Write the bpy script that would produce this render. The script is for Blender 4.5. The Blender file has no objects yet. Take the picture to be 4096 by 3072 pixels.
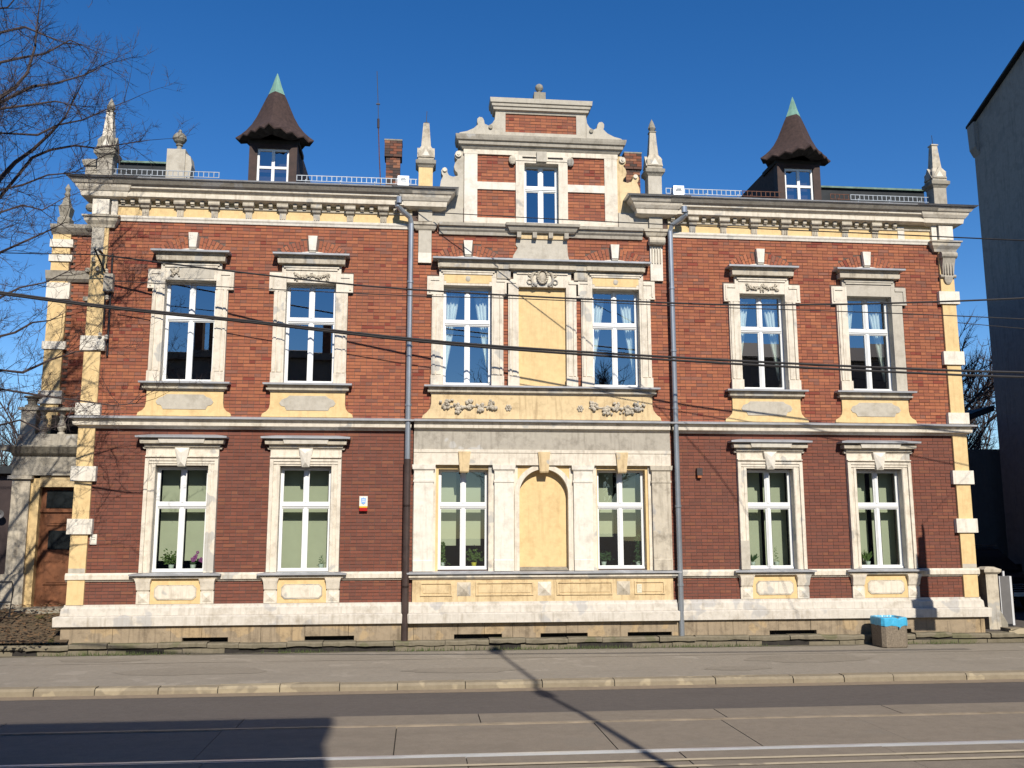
import bpy, math, random
from mathutils import Vector, Matrix
R = math.radians
rnd = random.Random(7)
scn = bpy.context.scene
col = scn.collection

# ------------------------------------------------------------------ camera
cam_d = bpy.data.cameras.new('camera'); cam = bpy.data.objects.new('camera', cam_d); col.objects.link(cam)
right = Vector((0.99515253, -0.09833115, -0.00155647)); up = Vector((-0.01387174, -0.1560213, 0.98765628)); fwd = Vector((0.09736022, 0.98284706, 0.15662902))
m = Matrix((right, up, -fwd)).transposed().to_4x4(); m.translation = Vector((-2.78, -20.9, 2.48)); cam.matrix_world = m
cam_d.sensor_width = 36.0; cam_d.lens = 36.0 * 3700 / 4096; cam_d.clip_end = 2000; cam_d.clip_start = 0.1
scn.camera = cam

# ------------------------------------------------------------------ sky, sun, exposure
SUN_EL, SUN_AZ = 35.5, 8.0            # azimuth: degrees to the right of straight in front of the facade
sun_to = Vector((math.sin(R(SUN_AZ)) * math.cos(R(SUN_EL)), -math.cos(R(SUN_AZ)) * math.cos(R(SUN_EL)), math.sin(R(SUN_EL))))
w = bpy.data.worlds.new('World'); scn.world = w; w.use_nodes = True
nt = w.node_tree; bg = nt.nodes['Background']
sky = nt.nodes.new('ShaderNodeTexSky'); sky.sky_type = 'NISHITA'; sky.sun_disc = False
sky.sun_elevation = R(SUN_EL); sky.sun_rotation = math.atan2(sun_to.x, sun_to.y)
sky.altitude = 600; sky.air_density = 1.0; sky.dust_density = 0.0; sky.ozone_density = 3.0
hs = nt.nodes.new('ShaderNodeHueSaturation'); hs.inputs['Saturation'].default_value = 1.33; hs.inputs['Hue'].default_value = 0.508
nt.links.new(sky.outputs[0], hs.inputs['Color']); nt.links.new(hs.outputs[0], bg.inputs[0]); bg.inputs[1].default_value = 0.10
sd = bpy.data.lights.new('sun', 'SUN'); so = bpy.data.objects.new('sun', sd); col.objects.link(so)
sd.energy = 5.0; sd.angle = R(0.53); sd.color = (1.0, 0.93, 0.82)
so.rotation_euler = (-sun_to).to_track_quat('-Z', 'Y').to_euler(); so.location = (0, -30, 40)
vs = scn.view_settings; vs.view_transform = 'Standard'; vs.look = 'None'; vs.exposure = 0.35; vs.gamma = 1.0; vs.use_curve_mapping = False
scn.cycles.max_bounces = 6; scn.cycles.transparent_max_bounces = 12

# ------------------------------------------------------------------ materials
MATS = {}
def newmat(name):
    mt = bpy.data.materials.new(name); mt.use_nodes = True; n = mt.node_tree
    b = n.nodes['Principled BSDF']; return mt, n, b
def mixc(n, fac, a, b, mode='MIX'):
    x = n.nodes.new('ShaderNodeMix'); x.data_type = 'RGBA'; x.blend_type = mode; x.clamp_factor = True
    for s, v in ((0, fac), (6, a), (7, b)):
        if hasattr(v, 'is_linked'): n.links.new(v, x.inputs[s])
        elif s == 0: x.inputs[0].default_value = v
        else: x.inputs[s].default_value = (v[0], v[1], v[2], 1)
    return x.outputs[2]
def noise(n, scale, detail=3, rough=.55, sc=(1, 1, 1), off=0.0):
    g = n.nodes.new('ShaderNodeNewGeometry'); mp = n.nodes.new('ShaderNodeMapping')
    mp.inputs['Scale'].default_value = sc; mp.inputs['Location'].default_value = (off, off * .7, off * .3)
    n.links.new(g.outputs['Position'], mp.inputs[0])
    t = n.nodes.new('ShaderNodeTexNoise'); t.inputs['Scale'].default_value = scale; t.inputs['Detail'].default_value = detail; t.inputs['Roughness'].default_value = rough
    n.links.new(mp.outputs[0], t.inputs['Vector']); return t.outputs['Fac']
def ramp(n, v, a, b):
    r = n.nodes.new('ShaderNodeMapRange'); r.inputs[1].default_value = a; r.inputs[2].default_value = b; r.clamp = True
    n.links.new(v, r.inputs[0]); return r.outputs[0]
def bump(n, b, v, dist, strength=1.0):
    bp = n.nodes.new('ShaderNodeBump'); bp.inputs['Distance'].default_value = dist; bp.inputs['Strength'].default_value = strength
    n.links.new(v, bp.inputs['Height']); n.links.new(bp.outputs[0], b.inputs['Normal'])
KA = .80
def stucco(name, base, dirt, patch=None, dirt_amt=.5, patch_at=.62, streak=.5, rough=.9, off=0.0, bumpd=.006, grain=0.0):
    base = tuple(c * KA for c in base); dirt = tuple(c * KA for c in dirt); patch = tuple(c * KA for c in patch) if patch else None
    mt, n, b = newmat(name)
    fine = noise(n, 9, 4, .6, off=off); big = noise(n, 1.3, 3, .6, off=off + 3)
    st = noise(n, 3.0, 3, .6, sc=(4.5, 4.5, .35), off=off + 9)
    c = mixc(n, ramp(n, fine, .35, .75), base, tuple(x * .86 for x in base))
    if patch: c = mixc(n, ramp(n, big, patch_at, patch_at + .03), c, patch)
    mx = n.nodes.new('ShaderNodeMath'); mx.operation = 'MULTIPLY'; n.links.new(ramp(n, st, .52, .8), mx.inputs[0]); mx.inputs[1].default_value = streak
    c = mixc(n, mx.outputs[0], c, dirt)
    md = n.nodes.new('ShaderNodeMath'); md.operation = 'MULTIPLY'; n.links.new(ramp(n, noise(n, 3.5, 5, .7, off=off + 17), .5, .75), md.inputs[0]); md.inputs[1].default_value = dirt_amt
    c = mixc(n, md.outputs[0], c, dirt)
    if grain:
        gn = noise(n, 55, 2, .7, off=off + 2); c = mixc(n, ramp(n, gn, .62, .74), c, tuple(min(1, x * (1 + grain)) for x in base)); c = mixc(n, ramp(n, gn, .40, .28), c, tuple(x * (1 - grain) for x in base))
        sp = n.nodes.new('ShaderNodeMath'); sp.operation = 'MULTIPLY'; n.links.new(ramp(n, noise(n, .55, 5, .65, sc=(1, 2.2, 1), off=off + 40), .52, .72), sp.inputs[0]); sp.inputs[1].default_value = .55; c = mixc(n, sp.outputs[0], c, tuple(x * .72 for x in base))
    n.links.new(c, b.inputs['Base Color']); b.inputs['Roughness'].default_value = rough; b.inputs['Specular IOR Level'].default_value = .2
    bump(n, b, fine, bumpd); MATS[name] = mt; return mt
stucco('cream', (.80, .725, .60), (.29, .235, .165), (.52, .50, .45), .55, .61, .5)
stucco('cream_clean', (.84, .785, .68), (.38, .32, .24), (.62, .59, .52), .45, .64, .4, off=31)
stucco('cream_dirty', (.60, .535, .425), (.17, .14, .105), (.44, .42, .38), .75, .58, .65, off=5)
stucco('grey_render', (.56, .515, .43), (.31, .27, .21), (.64, .59, .49), .65, .7, .3, off=11)
stucco('grey_dirty', (.45, .41, .34), (.15, .13, .10), (.5, .48, .44), .6, .62, .45, off=51)
stucco('yellow', (.80, .59, .30), (.42, .26, .11), None, .38, .7, .32, off=21)
stucco('yellow_dirty', (.74, .57, .33), (.28, .19, .10), (.50, .47, .41), .6, .66, .75, off=41)
stucco('old_stone', (.34, .31, .25), (.10, .085, .065), None, .75, .7, .5, off=61, bumpd=.012)
stucco('base_stone', (.36, .285, .195), (.11, .085, .06), (.43, .32, .19), .8, .55, .7, off=71, bumpd=.012)
stucco('plinth', (.68, .63, .55), (.30, .25, .18), (.50, .48, .45), .6, .60, .55, off=81)
stucco('ledge', (.22, .19, .135), (.09, .08, .05), (.16, .15, .09), .6, .56, .3, off=91, bumpd=.015)
stucco('neighbour_wall', (.36, .335, .30), (.19, .175, .16), (.30, .285, .26), .6, .6, .7, off=101)
stucco('yard_wall', (.15, .145, .14), (.09, .09, .09), None, .5, .7, .6, off=103)
stucco('opposite_wall', (.26, .22, .19), (.13, .11, .1), None, .5, .7, .5, off=111)
stucco('kerb', (.30, .25, .175), (.19, .155, .11), (.39, .325, .22), .55, .55, .1, off=121, bumpd=.01)
stucco('pavement', (.315, .278, .225), (.25, .22, .178), (.345, .305, .25), .5, .6, 0, off=131, bumpd=.008, grain=.35)
stucco('asphalt', (.13, .113, .102), (.10, .087, .08), None, .45, .7, 0, off=141, bumpd=.008, grain=.4)
stucco('track_slab', (.26, .218, .170), (.195, .162, .126), (.24, .205, .162), .6, .6, 0, off=151, bumpd=.006, grain=.35)
stucco('pavement_dark', (.20, .17, .13), (.14, .12, .09), None, .5, .7, 0, off=133)
stucco('pavement_dark2', (.285, .25, .20), (.23, .2, .16), None, .6, .7, 0, off=135, grain=.35)
stucco('gutter', (.30, .235, .165), (.17, .135, .095), None, .6, .7, 0, off=161, bumpd=.01)
stucco('earth', (.13, .095, .06), (.06, .05, .025), (.10, .09, .035), .7, .58, 0, off=171, bumpd=.03)
stucco('line_paint', (.56, .47, .33), (.34, .285, .21), (.30, .25, .19), .6, .62, 0, off=181)
def plain(name, c, rough=.6, metal=0.0, var=.12, scale=6, spec=.4, vc=None):
    c = tuple(v * KA for v in c)
    mt, n, b = newmat(name)
    f = noise(n, scale, 4, .6)
    cc = mixc(n, ramp(n, f, .3, .7), tuple(x * (1 - var) for x in c), tuple(min(1, x * (1 + var)) for x in c))
    n.links.new(cc, b.inputs['Base Color']); b.inputs['Roughness'].default_value = rough; b.inputs['Metallic'].default_value = metal; b.inputs['Specular IOR Level'].default_value = spec
    MATS[name] = mt; return mt
plain('white_frame', (.82, .83, .82), .35, var=.03)
plain('zinc', (.46, .47, .49), .5, .25, .2, 3)
plain('zinc_bright', (.62, .66, .70), .35, .5, .12, 2)
plain('pipe_zinc', (.40, .43, .46), .38, .65, .12, 2)
plain('pipe_brown', (.055, .035, .03), .5, 0, .3, 4)
plain('mortar', (.135, .09, .072), .95, 0, .3, 5)
plain('mortar_low', (.115, .08, .068), .95, 0, .3, 5)
plain('shingle', (.058, .034, .028), .85, 0, .35, 14)
plain('dark_wood', (.045, .022, .016), .7, 0, .3, 8)
plain('door_wood', (.17, .065, .028), .5, 0, .35, 5)
plain('copper_green', (.24, .43, .33), .6, .1, .2, 5)
plain('roof_felt', (.022, .026, .030), .8, 0, .3, 3)
plain('roof_green', (.14, .22, .17), .7, .1, .3, 6)
plain('rust', (.12, .05, .03), .8, .1, .4, 14)
plain('galv', (.30, .33, .36), .5, .4, .2, 8)
plain('iron', (.025, .025, .028), .55, .4, .2, 6)
plain('cable', (.03, .027, .027), .7, 0, .2, 6)
plain('bark', (.055, .042, .038), .9, 0, .3, 20)
plain('twig', (.065, .047, .044), .9, 0, .3, 9)
plain('steel', (.55, .56, .58), .22, 1.0, .1, 3)
plain('rail_steel', (.80, .82, .85), .38, .7, .08, 2)
plain('rail_worn', (.33, .27, .20), .55, .3, .3, 3)
plain('joint_and_shade', (.03, .026, .022), .95, 0, .3, 9)  # real dark joints, also the painted shade under the dormer roofs
plain('blind', (.47, .50, .385), .85, 0, .05, 2)
plain('curtain', (.90, .98, .96), .85, 0, .08, 4)
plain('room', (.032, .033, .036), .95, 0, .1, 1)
plain('leaf', (.085, .15, .035), .55, 0, .35, 20)
plain('leaf_dark', (.035, .085, .03), .55, 0, .35, 20)
plain('purple', (.28, .07, .26), .6, 0, .3, 30)
plain('pot_white', (.62, .72, .68), .4, 0, .05, 5)
plain('pot_yellow', (.66, .62, .08), .4, 0, .05, 5)
plain('bag', (.06, .42, .68), .38, 0, .12, 9, .5)
plain('bin_concrete', (.21, .17, .125), .95, 0, .35, 30)
plain('plastic_white', (.80, .78, .68), .4, 0, .03, 5)
plain('plastic_red', (.42, .015, .015), .3, 0, .1, 5)
plain('plastic_yellow', (.75, .48, .03), .4, 0, .05, 5)
plain('badge_blue', (.25, .45, .80), .4, 0, .05, 5)
plain('plate', (.70, .66, .50), .5, 0, .06, 8)
plain('print_grey', (.30, .30, .27), .6, 0, .1, 9)
plain('black_box', (.045, .030, .028), .5, 0, .2, 5)
plain('orange', (.40, .12, .03), .5, 0, .1, 5)
plain('car_paint', (.012, .013, .014), .18, .1, .1, 2, .6)
plain('car_glass', (.02, .024, .026), .05, 0, .1, 2, .8)
plain('tyre', (.02, .02, .02), .85, 0, .1, 5)
plain('alloy', (.45, .45, .46), .35, .8, .1, 5)
plain('lamp_glass', (.7, .7, .72), .1, .2, .05, 5)
plain('alu_grey', (.16, .155, .155), .6, .2, .08, 5)
plain('alu_sunlit', (.75, .76, .78), .4, .2, .05, 5)
plain('grass', (.075, .10, .03), .8, 0, .4, 12)
plain('roof_tile', (.10, .045, .03), .8, 0, .3, 10)
plain('lamp_post', (.20, .21, .21), .6, .3, .15, 5)
plain('sooty_brick', (.19, .085, .055), .95, 0, .45, 9)
# brick: colour per brick from a mesh attribute, grain and soot from noise
def brickmat():
    mt, n, b = newmat('brick')
    at = n.nodes.new('ShaderNodeAttribute'); at.attribute_name = 'tint'
    c = mixc(n, ramp(n, noise(n, 22, 4, .6), .3, .75), at.outputs['Color'], (.08, .035, .025))
    c2 = n.nodes.new('ShaderNodeMix'); c2.data_type = 'RGBA'; c2.inputs[0].default_value = .18
    n.links.new(at.outputs['Color'], c2.inputs[6]); n.links.new(c, c2.inputs[7])
    s = n.nodes.new('ShaderNodeMath'); s.operation = 'MULTIPLY'; n.links.new(ramp(n, noise(n, .8, 4, .6, off=7), .45, .75), s.inputs[0]); s.inputs[1].default_value = .25
    c3 = mixc(n, s.outputs[0], c2.outputs[2], (.10, .055, .045))
    n.links.new(c3, b.inputs['Base Color']); b.inputs['Roughness'].default_value = .88; b.inputs['Specular IOR Level'].default_value = .2
    bump(n, b, noise(n, 40, 3, .6), .004); MATS['brick'] = mt
brickmat()
def glassmat(name, add, tint):
    mt = bpy.data.materials.new(name); mt.use_nodes = True; n = mt.node_tree; n.nodes.clear()
    o = n.nodes.new('ShaderNodeOutputMaterial'); mx = n.nodes.new('ShaderNodeMixShader'); tr = n.nodes.new('ShaderNodeBsdfTransparent'); gl = n.nodes.new('ShaderNodeBsdfGlossy')
    fr = n.nodes.new('ShaderNodeFresnel'); fr.inputs[0].default_value = 1.5; ad = n.nodes.new('ShaderNodeMath'); ad.operation = 'ADD'; ad.use_clamp = True; ad.inputs[1].default_value = add
    tr.inputs[0].default_value = (*tint, 1); gl.inputs['Roughness'].default_value = 0.0; gl.inputs[0].default_value = (.95, .97, 1, 1)
    n.links.new(fr.outputs[0], ad.inputs[0]); n.links.new(ad.outputs[0], mx.inputs[0]); n.links.new(tr.outputs[0], mx.inputs[1]); n.links.new(gl.outputs[0], mx.inputs[2]); n.links.new(mx.outputs[0], o.inputs[0])
    MATS[name] = mt
glassmat('glass', .25, (.86, .90, .87)); glassmat('glass_low', .05, (.86, .90, .85))

# ------------------------------------------------------------------ mesh builder
class MB:
    def __init__(s): s.v = []; s.f = []; s.t = []; s.smooth = False
    def add(s, vs, fs, tint=None):
        o = len(s.v); s.v += [tuple(x) for x in vs]; s.f += [tuple(i + o for i in f) for f in fs]
        if tint is not None: s.t += [tint] * len(fs)
        return s
    def box(s, x0, x1, y0, y1, z0, z1, tint=None):
        return s.add([(x0, y0, z0), (x1, y0, z0), (x1, y1, z0), (x0, y1, z0), (x0, y0, z1), (x1, y0, z1), (x1, y1, z1), (x0, y1, z1)],
                     [(0, 3, 2, 1), (4, 5, 6, 7), (0, 1, 5, 4), (1, 2, 6, 5), (2, 3, 7, 6), (3, 0, 4, 7)], tint)
    def rings(s, rings, cap=True, closed=True):
        n = len(rings[0]); vs = [p for r in rings for p in r]; fs = []
        for i in range(len(rings) - 1):
            for j in range(n if closed else n - 1):
                k = (j + 1) % n; fs.append((i * n + j, i * n + k, (i + 1) * n + k, (i + 1) * n + j))
        if cap: fs.append(tuple(range(n - 1, -1, -1))); fs.append(tuple((len(rings) - 1) * n + j for j in range(n)))
        return s.add(vs, fs)
    def mould(s, x0, x1, prof, yb=0.05, ends=True):
        # moulding along X with mitred returns; prof = [(projection, z)] from bottom to top
        rs = []
        for d, z in prof:
            e = d if ends else 0
            rs.append([(x0 - e, -d, z), (x1 + e, -d, z), (x1 + e, yb, z), (x0 - e, yb, z)])
        return s.rings(rs)
    def sq(s, cx, cy, prof, rot=0.0):
        rs = []
        for h, z in prof:
            pts = []
            for a in (225, 315, 45, 135):
                a2 = R(a) + rot; pts.append((cx + h * 1.41421 * math.cos(a2), cy + h * 1.41421 * math.sin(a2), z))
            rs.append(pts)
        return s.rings(rs)
    def lathe(s, cx, cy, prof, n=12):
        return s.rings([[(cx + r * math.cos(2 * math.pi * j / n), cy + r * math.sin(2 * math.pi * j / n), z) for j in range(n)] for r, z in prof])
    def prism(s, poly, y0, y1):
        n = len(poly); vs = [(x, y0, z) for x, z in poly] + [(x, y1, z) for x, z in poly]
        fs = [tuple(range(n)), tuple(range(2 * n - 1, n - 1, -1))] + [(i, (i + 1) % n + 0, (i + 1) % n + n, i + n)[::-1] for i in range(n)]
        return s.add(vs, fs)
    def tube(s, pts, rad, n=6, cap=True):
        pts = [Vector(p) for p in pts]; rs = []
        for i, p in enumerate(pts):
            d = (pts[min(i + 1, len(pts) - 1)] - pts[max(i - 1, 0)]).normalized()
            a = d.cross(Vector((0, 0, 1)));  a = a if a.length > .05 else d.cross(Vector((1, 0, 0))); a.normalize(); b = d.cross(a)
            r = rad[i] if isinstance(rad, (list, tuple)) else rad
            rs.append([p + a * (r * math.cos(2 * math.pi * j / n)) + b * (r * math.sin(2 * math.pi * j / n)) for j in range(n)])
        return s.rings(rs, cap)
    def blob(s, c, rx, ry, rz, n=7, k=4, jit=0.0):
        rs = []
        for i in range(k + 1):
            th = math.pi * (i + .08) / (k + .16); r = math.sin(th); z = -math.cos(th)
            rs.append([(c[0] + rx * r * math.cos(2 * math.pi * j / n) * (1 + rnd.uniform(-jit, jit)), c[1] + ry * r * math.sin(2 * math.pi * j / n), c[2] + rz * z) for j in range(n)])
        return s.rings(rs)
    def build(s, name, mat, parent=None, smooth=False, loc=None):
        me = bpy.data.meshes.new(name); me.from_pydata(s.v, [], s.f); me.update()
        me.materials.append(MATS[mat])
        if s.t:
            at = me.attributes.new('tint', 'FLOAT_COLOR', 'FACE')
            at.data.foreach_set('color', [c for t in s.t for c in (*t, 1.0)])
        if smooth: me.polygons.foreach_set('use_smooth', [True] * len(me.polygons))
        o = bpy.data.objects.new(name, me); col.objects.link(o)
        if parent: o.parent = parent
        if loc: o.location = loc
        return o
def tag(o, label=None, cat=None, group=None, kind=None):
    for k, v in (('label', label), ('category', cat), ('group', group), ('kind', kind)):
        if v: o[k] = v
    return o
def empty(name, label, cat, group=None, loc=(0, 0, 0)):
    o = bpy.data.objects.new(name, None); col.objects.link(o); o.location = loc; return tag(o, label, cat, group)
def box(name, mat, parent, *a): return MB().box(*a).build(name, mat, parent)
def fixnormals(o):
    import bmesh
    bm = bmesh.new(); bm.from_mesh(o.data); bmesh.ops.recalc_face_normals(bm, faces=bm.faces); bm.to_mesh(o.data); bm.free(); return o

# ------------------------------------------------------------------ ground, pavement, road
tag(MB().add([(-400, -400, -.45), (400, -400, -.45), (400, 400, -.45), (-400, 400, -.45)], [(0, 1, 2, 3)]).build('ground', 'earth'), kind='structure')
pv = MB()
xs = [-40, -30, -20, 20, 30, 40]
pv.add([(-60, -.30, -.06), (-60, -4.21, -.085), (60, -4.21, -.085), (60, -.30, -.06)], [(0, 1, 2, 3)])
pv.add([(-60, -4.21, -.085), (-60, -4.21, -.44), (60, -4.21, -.44), (60, -4.21, -.085)], [(0, 1, 2, 3)])
pave = tag(pv.build('pavement', 'pavement'), kind='structure')
# dark line, dirt edge and repair patches of the pavement
def strip(name, mat, pts, wdt, parent, zf):
    k = MB(); vs = []
    for i, (x_, y_) in enumerate(pts):
        w_ = wdt * rnd.uniform(.5, 1.4); vs += [(x_, y_ - w_ / 2, zf(y_ - w_ / 2)), (x_, y_ + w_ / 2, zf(y_ + w_ / 2))]
    k.add(vs, [(2 * i, 2 * i + 2, 2 * i + 3, 2 * i + 1) for i in range(len(pts) - 1)]); return k.build(name, mat, parent)
zp = lambda y_: -.06 - .025 * (-.30 - y_) / 3.91 + .004
rs_ = random.Random(5)
strip('dark_line', 'pavement_dark', [(-14 + .35 * i, -1.62 + rs_.uniform(-.012, .012)) for i in range(80)], .022, pave, zp)
strip('dirt_edge', 'ledge', [(-14 + .22 * i, -.38 + rs_.uniform(-.02, .02)) for i in range(128)], .16, pave, lambda y_: zp(y_) + .001)
for (cx, cy, a, b2, mt) in ((-6.9, -2.7, 1.5, .5, 'pavement_dark2'), (-1.9, -3.1, 1.1, .35, 'pavement_dark2'), (5.0, -2.3, 1.4, .55, 'pavement_dark2'), (3.2, -3.4, .7, .25, 'pavement_dark2'), (-9.0, -1.1, .9, .25, 'pavement_dark2')):
    k = MB(); n = 18; P = [(cx + a * math.cos(2 * math.pi * i / n) * rs_.uniform(.75, 1.1), cy + b2 * math.sin(2 * math.pi * i / n) * rs_.uniform(.75, 1.1)) for i in range(n)]
    k.add([(x_, y_, zp(y_)) for x_, y_ in P], [tuple(range(n))]).build('repair_patch', mt, pave)
kerb_root = tag(MB().box(-60, 60, -4.42, -4.24, -.44, -.12).build('kerb', 'joint_and_shade'), kind='structure')
x = -13.0
while x < 12.5:
    L = rnd.uniform(.92, 1.9) if x > -4 else rnd.uniform(.95, 1.05)
    dz = rnd.uniform(-.012, .012); dy = rnd.uniform(-.012, .012)
    k = MB(); a, b2 = x + .008, x + L - .008; y0, y1 = -4.45 + dy, -4.222
    k.rings([[(a, y0, -.43), (a, y0 - .0, -.125 + dz), (a, y0 + .035, -.085 + dz), (a, y1, -.078 + dz), (a, y1, -.43)],
             [(b2, y0, -.43), (b2, y0, -.125 + dz), (b2, y0 + .035, -.085 + dz), (b2, y1, -.078 + dz), (b2, y1, -.43)]])
    fixnormals(k.build('kerb_stone', 'kerb', kerb_root)); x += L
gut = MB().add([(-60, -4.43, -.195), (-60, -4.74, -.199), (60, -4.74, -.199), (60, -4.43, -.195)], [(0, 1, 2, 3)])
tag(gut.build('gutter', 'gutter'), kind='structure')
road = MB().add([(-80, -4.70, -.203), (-80, -6.93, -.150), (80, -6.93, -.150), (80, -4.70, -.203)], [(0, 1, 2, 3)])
road.add([(-80, -10.9, -.14), (-80, -18.5, -.20), (80, -18.5, -.20), (80, -10.9, -.14)], [(0, 1, 2, 3)])
tag(road.build('road', 'asphalt'), kind='structure')
tag(MB().box(-80, 80, -40, -18.5, -.4, -.07).build('opposite_pavement', 'pavement'), kind='structure')
# tram track: concrete slabs, rails in grooves
track = tag(MB().box(-80, 80, -10.95, -6.90, -.44, -.165).build('tram_track', 'joint_and_shade'), kind='structure')
def slabs(y0, y1, xl, name='concrete_slab'):
    for a, b2 in zip(xl[:-1], xl[1:]):
        sk = .0; dz = rnd.uniform(-.004, .004)
        k = MB(); g = rnd.uniform(.004, .008)
        vs = [(a + g, y0 + g), (b2 - g, y0 + g), (b2 - g, y1 - g), (a + g, y1 - g)]
        k.rings([[(p[0], p[1], -.30) for p in vs], [(p[0], p[1], -.137 + dz) for p in vs], ])
        fixnormals(k.build(name, 'track_slab', track))
slabs(-7.60, -6.93, [-30, -12, -8.4, -5.2, -1.9, 1.6, 4.2, 7.6, 12, 30])
slabs(-9.36, -7.72, [-30, -12, -8.6, -5.35, -3.05, -.35, 1.45, 3.4, 6.4, 9, 12, 30])
slabs(-10.9, -9.50, [-30, -12, -8.2, -5.2, -2.2, .35, 2.9, 5.4, 8.2, 12, 30])
def rail(y, nm):
    k = MB()
    k.box(-80, 80, y - .035, y + .032, -.16, -.128); k.box(-80, 80, y - .075, y - .06, -.16, -.131)
    return k.build('rail', nm, track)
rail(-9.42, 'rail_steel'); rail(-7.66, 'rail_worn')
for yy, wdt in ((-9.93, .085), (-10.22, .085)):
    k = MB().add([(-30, yy - wdt / 2, -.128), (30, yy - wdt / 2, -.128), (30, yy + wdt / 2, -.128), (-30, yy + wdt / 2, -.128)], [(0, 1, 2, 3)])
    k.build('painted_line', 'line_paint', track)
# ledge in front of the house: capping stones over a rougher course
ledge = tag(MB().box(-40, 40, -.28, -.06, -.3, .13).build('stone_ledge', 'joint_and_shade'), 'low mossy stone ledge along the foot of the house', 'ledge')
x = -13.4
while x < 13.4:
    L = rnd.uniform(.6, 1.3); dz = rnd.uniform(-.025, .012); dy = rnd.uniform(-.02, .03)
    n_ = max(3, int(L / .16)); k = MB(); rr_ = []
    for i in range(n_ + 1):
        X_ = x + .006 + (L - .012) * i / n_; e1, e2, e3 = rnd.uniform(-.014, .014), rnd.uniform(-.012, .008), rnd.uniform(-.012, .012)
        rr_.append([(X_, -.06, .07 + dz), (X_, -.335 + dy + e1, .07 + dz + e3), (X_, -.34 + dy + e1, .135 + dz + e2), (X_, -.315 + dy + e1, .165 + dz + e2), (X_, -.06, .165 + dz)])
    fixnormals(k.rings(rr_).build('capping_stone', 'ledge', ledge)); x += L
x = -13.4
while x < 13.4:
    L = rnd.uniform(.35, .9); dy = rnd.uniform(0, .03)
    k = MB(); a, b2 = x + .008, x + L - .008
    h0 = rnd.uniform(.015, .05)
    k.box(a, b2, -.30 + dy, -.25, -.15, h0); k.build('rubble_stone', 'ledge', ledge); x += L
# weeds and litter along the ledge foot
g = MB()
for i in range(900):
    gx = rnd.gauss(rnd.choice([-9.6, -8.6, -5.2, -2.6, -.7, .6, 1.4, 4.2, 8.9, 3.0]), .45); gy = -.345 - abs(rnd.gauss(0, .05)); h = rnd.uniform(.03, .11); dx = rnd.uniform(-.04, .04)
    z0 = -.062
    g.add([(gx - .008, gy, z0), (gx + .008, gy, z0), (gx + dx, gy - rnd.uniform(0, .04), z0 + h)], [(0, 1, 2)])
tag(g.build('weeds', 'grass'), 'thin green weeds at the foot of the stone ledge', 'weeds', kind='stuff')
# earth bank left of the house, and the yard right of it
bk = MB(); nx, ny = 26, 14; vs = []
for j in range(ny):
    for i in range(nx):
        X = -26 + 15.95 * i / (nx - 1); Y = -.27 + 9.5 * j / (ny - 1)
        z = .14 + min(.57, max(0, (Y + .5) * .26)) + rnd.uniform(-.03, .03) * (j > 0)
        vs.append((X, Y, z))
bk.add(vs, [(j * nx + i, j * nx + i + 1, (j + 1) * nx + i + 1, (j + 1) * nx + i) for j in range(ny - 1) for i in range(nx - 1)])
tag(bk.build('earth_bank', 'earth', smooth=True), kind='structure')
lf = MB()
for i in range(1500):
    X = rnd.uniform(-13.2, -10.35); Y = rnd.uniform(-.6, 2.0); z = .2 + min(.57, max(0, (Y + .5) * .26)) + .03; a = rnd.uniform(0, 6.3); s = rnd.uniform(.02, .05)
    lf.add([(X + s * math.cos(a), Y + s * math.sin(a), z + rnd.uniform(0, .03)), (X + s * math.cos(a + 2), Y + s * math.sin(a + 2), z + rnd.uniform(0, .03)), (X + s * math.cos(a + 4), Y + s * math.sin(a + 4), z + rnd.uniform(0, .03))], [(0, 1, 2)])
plain('dead_leaf', (.20, .11, .05), .9, 0, .5, 30)
tag(lf.build('fallen_leaves', 'dead_leaf'), 'brown fallen leaves on the earth bank by the porch', 'leaves', kind='stuff')
tag(MB().box(10.25, 60, -.03, 40, -.4, .16).build('yard', 'asphalt'), kind='structure')

# ------------------------------------------------------------------ the house
house = empty('brick_house', 'two storey red brick town house with cream stucco trim, centre gable and two pointed dormers', 'house', loc=(0, 0, 0))
H = house
EXCL = []            # rectangles (x0,x1,z0,z1) that bricks leave free
OPEN = []            # wall openings
UP = (5.76, 8.07); LO = (1.60, 3.87)
for cx in (-7.98, -5.31, 5.30, 7.97): OPEN.append((cx - .56, cx + .56, *UP))
for cx in (-7.96, -5.30, 5.30, 7.95): OPEN.append((cx - .56, cx + .56, *LO))
for cx in (-1.74, 1.74): OPEN.append((cx - .56, cx + .56, 5.77, 8.10))
for cx in (-1.81, 1.79): OPEN.append((cx - .56, cx + .56, 1.62, 3.85))
OPEN.append((-.41, .41, 9.66, 11.15)); OPEN += [(-.56, .56, 5.77, 8.10), (-.58, .58, 1.62, 3.86)]
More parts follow.
